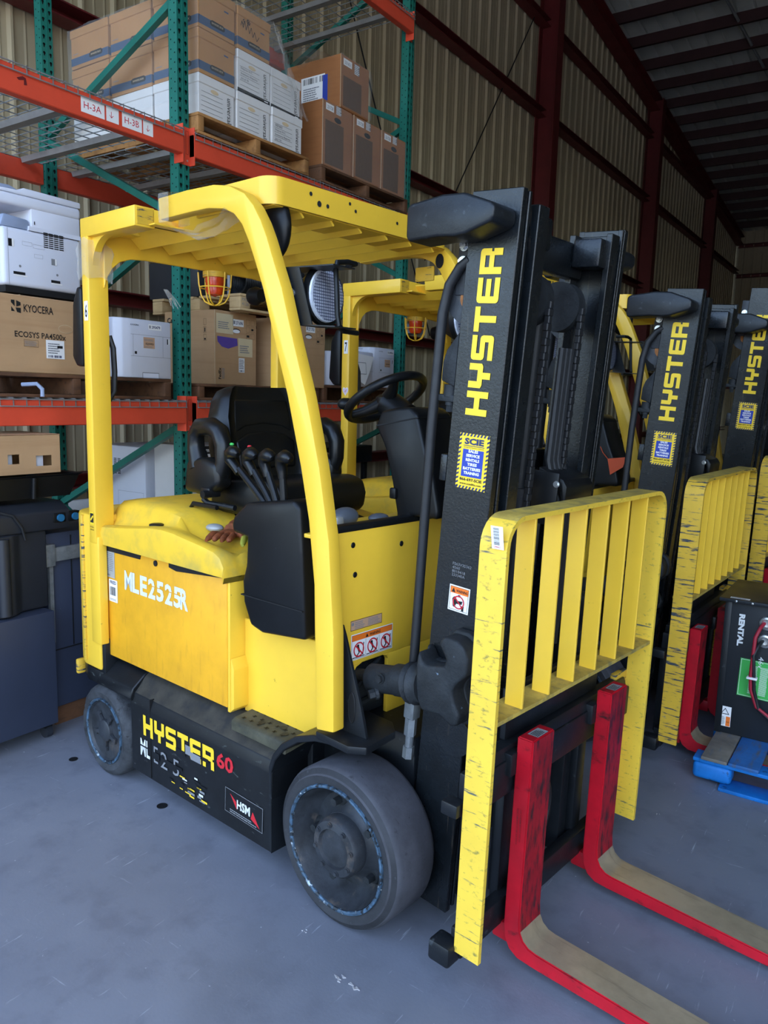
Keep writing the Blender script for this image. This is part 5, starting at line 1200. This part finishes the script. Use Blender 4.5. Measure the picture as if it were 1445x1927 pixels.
for k in range(4): d.rows(.045+k*.045,.02,.08+k*.045,.16,24,WHT,1,.4,.1)
d.build('green_label', T)
d = Decal((.24,0,.44),(1,0,0),(0,0,1)).rect(0,0,.12,.14,PGRN).frame(.003,.003,.117,.137,.0015,WHT,1); d.build('green_label', T)
d = Decal((.015,0,.035),(1,0,0),(0,0,1)).rect(0,0,.055,.10,WHT).rect(.034,.002,.053,.05,PORG,1).poly([(.008,.06),(.048,.06),(.028,.092)],PBLK,1).poly([(.014,.064),(.042,.064),(.028,.086)],WHT,2).rows(.004,.006,.03,.05,8,PGRY,1); d.text('WARNING',.036,.02,.006,PBLK,2,.015); d.build('warning_label', T)
for z in (.575,.49):
    MB().lathe([(.0,.0),(.031,-.001),(.034,-.006),(.030,-.014),(.022,-.016),(.016,-.010),(.0,-.008)],(.185,0,z),'y',22).build('cable_gland', BOLT, T)
for k, m in ((0,CABR),(1,HOSE)):
    z0 = .575-k*.085
    MB().tube([(.175,-.005,z0),(.165,-.05,z0-.015),(.15,-.065,z0-.06-(.0)),(.145+k*.014,-.06,.33),(.15+k*.014,-.05,.26),(.18+k*.01,-.045,.18-k*.01),(.26,-.045,.13-k*.012),(.40,-.05,.11-k*.012),(.55,-.05,.16-k*.01)],.0085,8).build('power_cable', m, T, 60)
MB().box(.13,.175,-.075,-.045,.315,.325,.002).build('cable_tie', WHT, T)
# ------------------------------------------------------------------ things on the near forklift
c_, s_ = math.cos(RZ), math.sin(RZ)
def on(x, y, z): return (c_*x-s_*y, s_*x+c_*y, z)
def glove(label, loc, rz, m, m2):
    T = thing('work_glove', label, 'glove', loc, rz, 'work gloves on the hood')
    p = MB().ell((0,0,.02),(.05,.04,.018),14,8).build('palm', m, T, 60)
    for k in range(4):
        y = -.03+k*.02; MB().tube([(.03,y,.022),(.07,y*1.2,.03-.004*k),(.10+.01*(k%2),y*1.4,.018),(.115,y*1.5,.012)],[.012,.012,.011,.006],8).build('finger', m, p, 60)
    MB().tube([(.0,.03,.02),(.03,.06,.026),(.05,.075,.015)],[.013,.012,.007],8).build('thumb', m, p, 60)
    MB().tube([(-.04,0,.022),(-.075,0,.024),(-.095,0,.024)],[.034,.034,.04],12).build('cuff', m2, T, 60); return T
glove('brown leather work glove lying on the hood beside the lever console', on(-.775,-.37,1.146), RZ-1.0, LEAT, LEAT)
glove('lime and black work glove on the hood behind the brown glove', on(-.68,-.33,1.14), RZ-.6, GREEN, PLA)
tag(MB().ell(on(-.875,-.36,1.176),(.04,.03,.016)).build('tape_roll', PSIL),'small silver roll on the hood beside the gloves','tape')
T = thing('hand_control','grey plastic hand control lying on the cowl in front of the seat','control',on(-.22,-.30,1.262),RZ)
MB().ell((0,0,.03),(.035,.06,.035),16,10).build('body', PCTL, T, 60); MB().box(-.01,.03,-.066,-.03,.0,.04,.01).build('label_plate', PSIL, T)
T = thing('pedal_lever','grey oval lever pad on the cowl right of the hand control','lever',on(-.18,-.17,1.262),RZ); MB().ell((0,0,.02),(.03,.045,.016),16,8).build('pad', PCTL, T, 60)
# clear film wound round the guard
def crumple(mb, a):
    for v in mb.bm.verts: v.co += Vector((random.uniform(-a,a),random.uniform(-a,a),random.uniform(-a,a)))
TM = Matrix.Translation((0,0,0)) @ Matrix.Rotation(RZ,4,'Z')
mb = MB(TM); R = []
for z, e in ((2.15,.006),(2.19,.012),(2.23,.008),(2.265,.014),(2.30,.004)): R.append([(-1.515-e,-.553-e,z),(-1.47,-.556-e,z+.015),(-1.452+e,-.553-e,z),(-1.449+e,-.50,z+.01),(-1.452+e,-.458+e,z-.01),(-1.515-e,-.458+e,z)])
mb.loft(R, cap=False); crumple(mb,.003)
f1 = tag(mb.build('film_wrap', FILMD, None, 20),'crumpled clear film wound round the numbered rear guard post','stretch film','film on the guard')
mb = MB(TM); R = []
for x, e in ((-.93,.004),(-.90,.008),(-.87,.005),(-.86,.007)): R.append([(x,-.553-e,2.30),(x+.006,-.556-e,2.35),(x,-.553-e,2.40),(x,-.50,2.403+e),(x,-.472,2.40),(x,-.472,2.30),(x,-.51,2.303-e)])
mb.loft(R, cap=False); crumple(mb,.002)
tag(mb.build('film_wrap', FILMD, None, 20),'band of clear film round the free end of the front guard leg','stretch film','film on the guard')
mb = MB(TM); n = 8; G_ = [[None]*5 for _ in range(n+1)]
for i in range(n+1):
    for j in range(5):
        t = i/n; G_[i][j] = mb.V((-.92+t*.38,-.56+.02*j+.01*math.sin(i*2+j),2.303-.055*math.sin(math.pi*t)*(1 if j%2 else .8)-.004*j+random.uniform(-.006,.006)))
for i in range(n):
    for j in range(4): mb.F([G_[i][j],G_[i+1][j],G_[i+1][j+1],G_[i][j+1]])
tag(mb.build('film_wrap', FILMD, None, 20),'loose clear film sagging under the front guard leg','stretch film','film on the guard')
mb = MB(TM)
for k in range(5): mb.tube([(-1.452,-.20+.004*k,2.15),(-1.44,-.185+.008*k,2.115),(-1.435,-.175+.012*k,2.08-.01*(k%2))],.0025,5)
tag(mb.build('film_tuft', FILMD, None, 20),'white tuft of torn film hanging from the rear guard beam','stretch film')
# stretch film round the archive boxes
def sheet(name, label, pts, nu, nv, amp, m=FILM):
    """bilinear sheet with ripples; pts = four corners"""
    a, b, c, e = map(Vector, pts); mb = MB(); g = []
    for i in range(nu+1):
        r = []
        for j in range(nv+1):
            u, v = i/nu, j/nv; p = a.lerp(b,u).lerp(e.lerp(c,u),v); p += Vector((random.uniform(.0,amp),random.uniform(-amp,amp),random.uniform(-amp,amp))); r.append(mb.V(p))
        g.append(r)
    for i in range(nu):
        for j in range(nv): mb.F([g[i][j],g[i+1][j],g[i+1][j+1],g[i][j+1]])
    return tag(mb.build(name, m, None, 60), label, 'stretch film', 'stretch film on the pallets')
X_ = PX+.012
sheet('stretch_film','clear film across the front of the two upper layers of archive boxes',((X_,.91,3.52),(X_,1.82,3.52),(X_,1.53,4.01),(X_,.91,4.01)),14,10,.006)
sheet('stretch_film','clear film along the side of the archive boxes behind the upright',((-3.46,.905,3.40),(X_,.905,3.40),(X_,.905,4.0),(-3.46,.905,4.0)),16,10,.005)
sheet('stretch_film','loose film slanting from the top archive box down to the lower white box',((X_+.01,1.50,4.0),(X_+.01,1.56,3.98),(X_+.02,1.84,3.52),(X_+.02,1.76,3.52)),6,12,.014,FILMD)
sheet('stretch_film','loose film strung from the archive boxes across to the brown cartons',((X_-.05,1.56,3.95),(X_-.05,2.24,4.08),(X_-.4,2.24,4.08),(X_-.45,1.6,3.98)),14,6,.02,FILMD)
sheet('stretch_film','clear film over the fronts of the brown cartons',((X_,2.03,3.30),(X_,3.10,3.30),(X_,3.10,3.72),(X_,2.03,3.72)),14,8,.005)
sheet('stretch_film','clear film over the front of the single upper brown carton',((X_,2.235,3.74),(X_,2.60,3.74),(X_,2.60,4.08),(X_,2.235,4.09)),8,8,.006)
# litter
chip(.13,-.72,'pale scraped flakes on the floor before the backrest foot',7,.02)
chip(-.12,-.62,'tiny white paint flakes on the floor by the front tyre',4,.006)
chip(.45,.55,'few pale chips on the floor between the forks',4,.008)
chip(.62,.80,'pale specks on the floor near the far fork',3,.007)
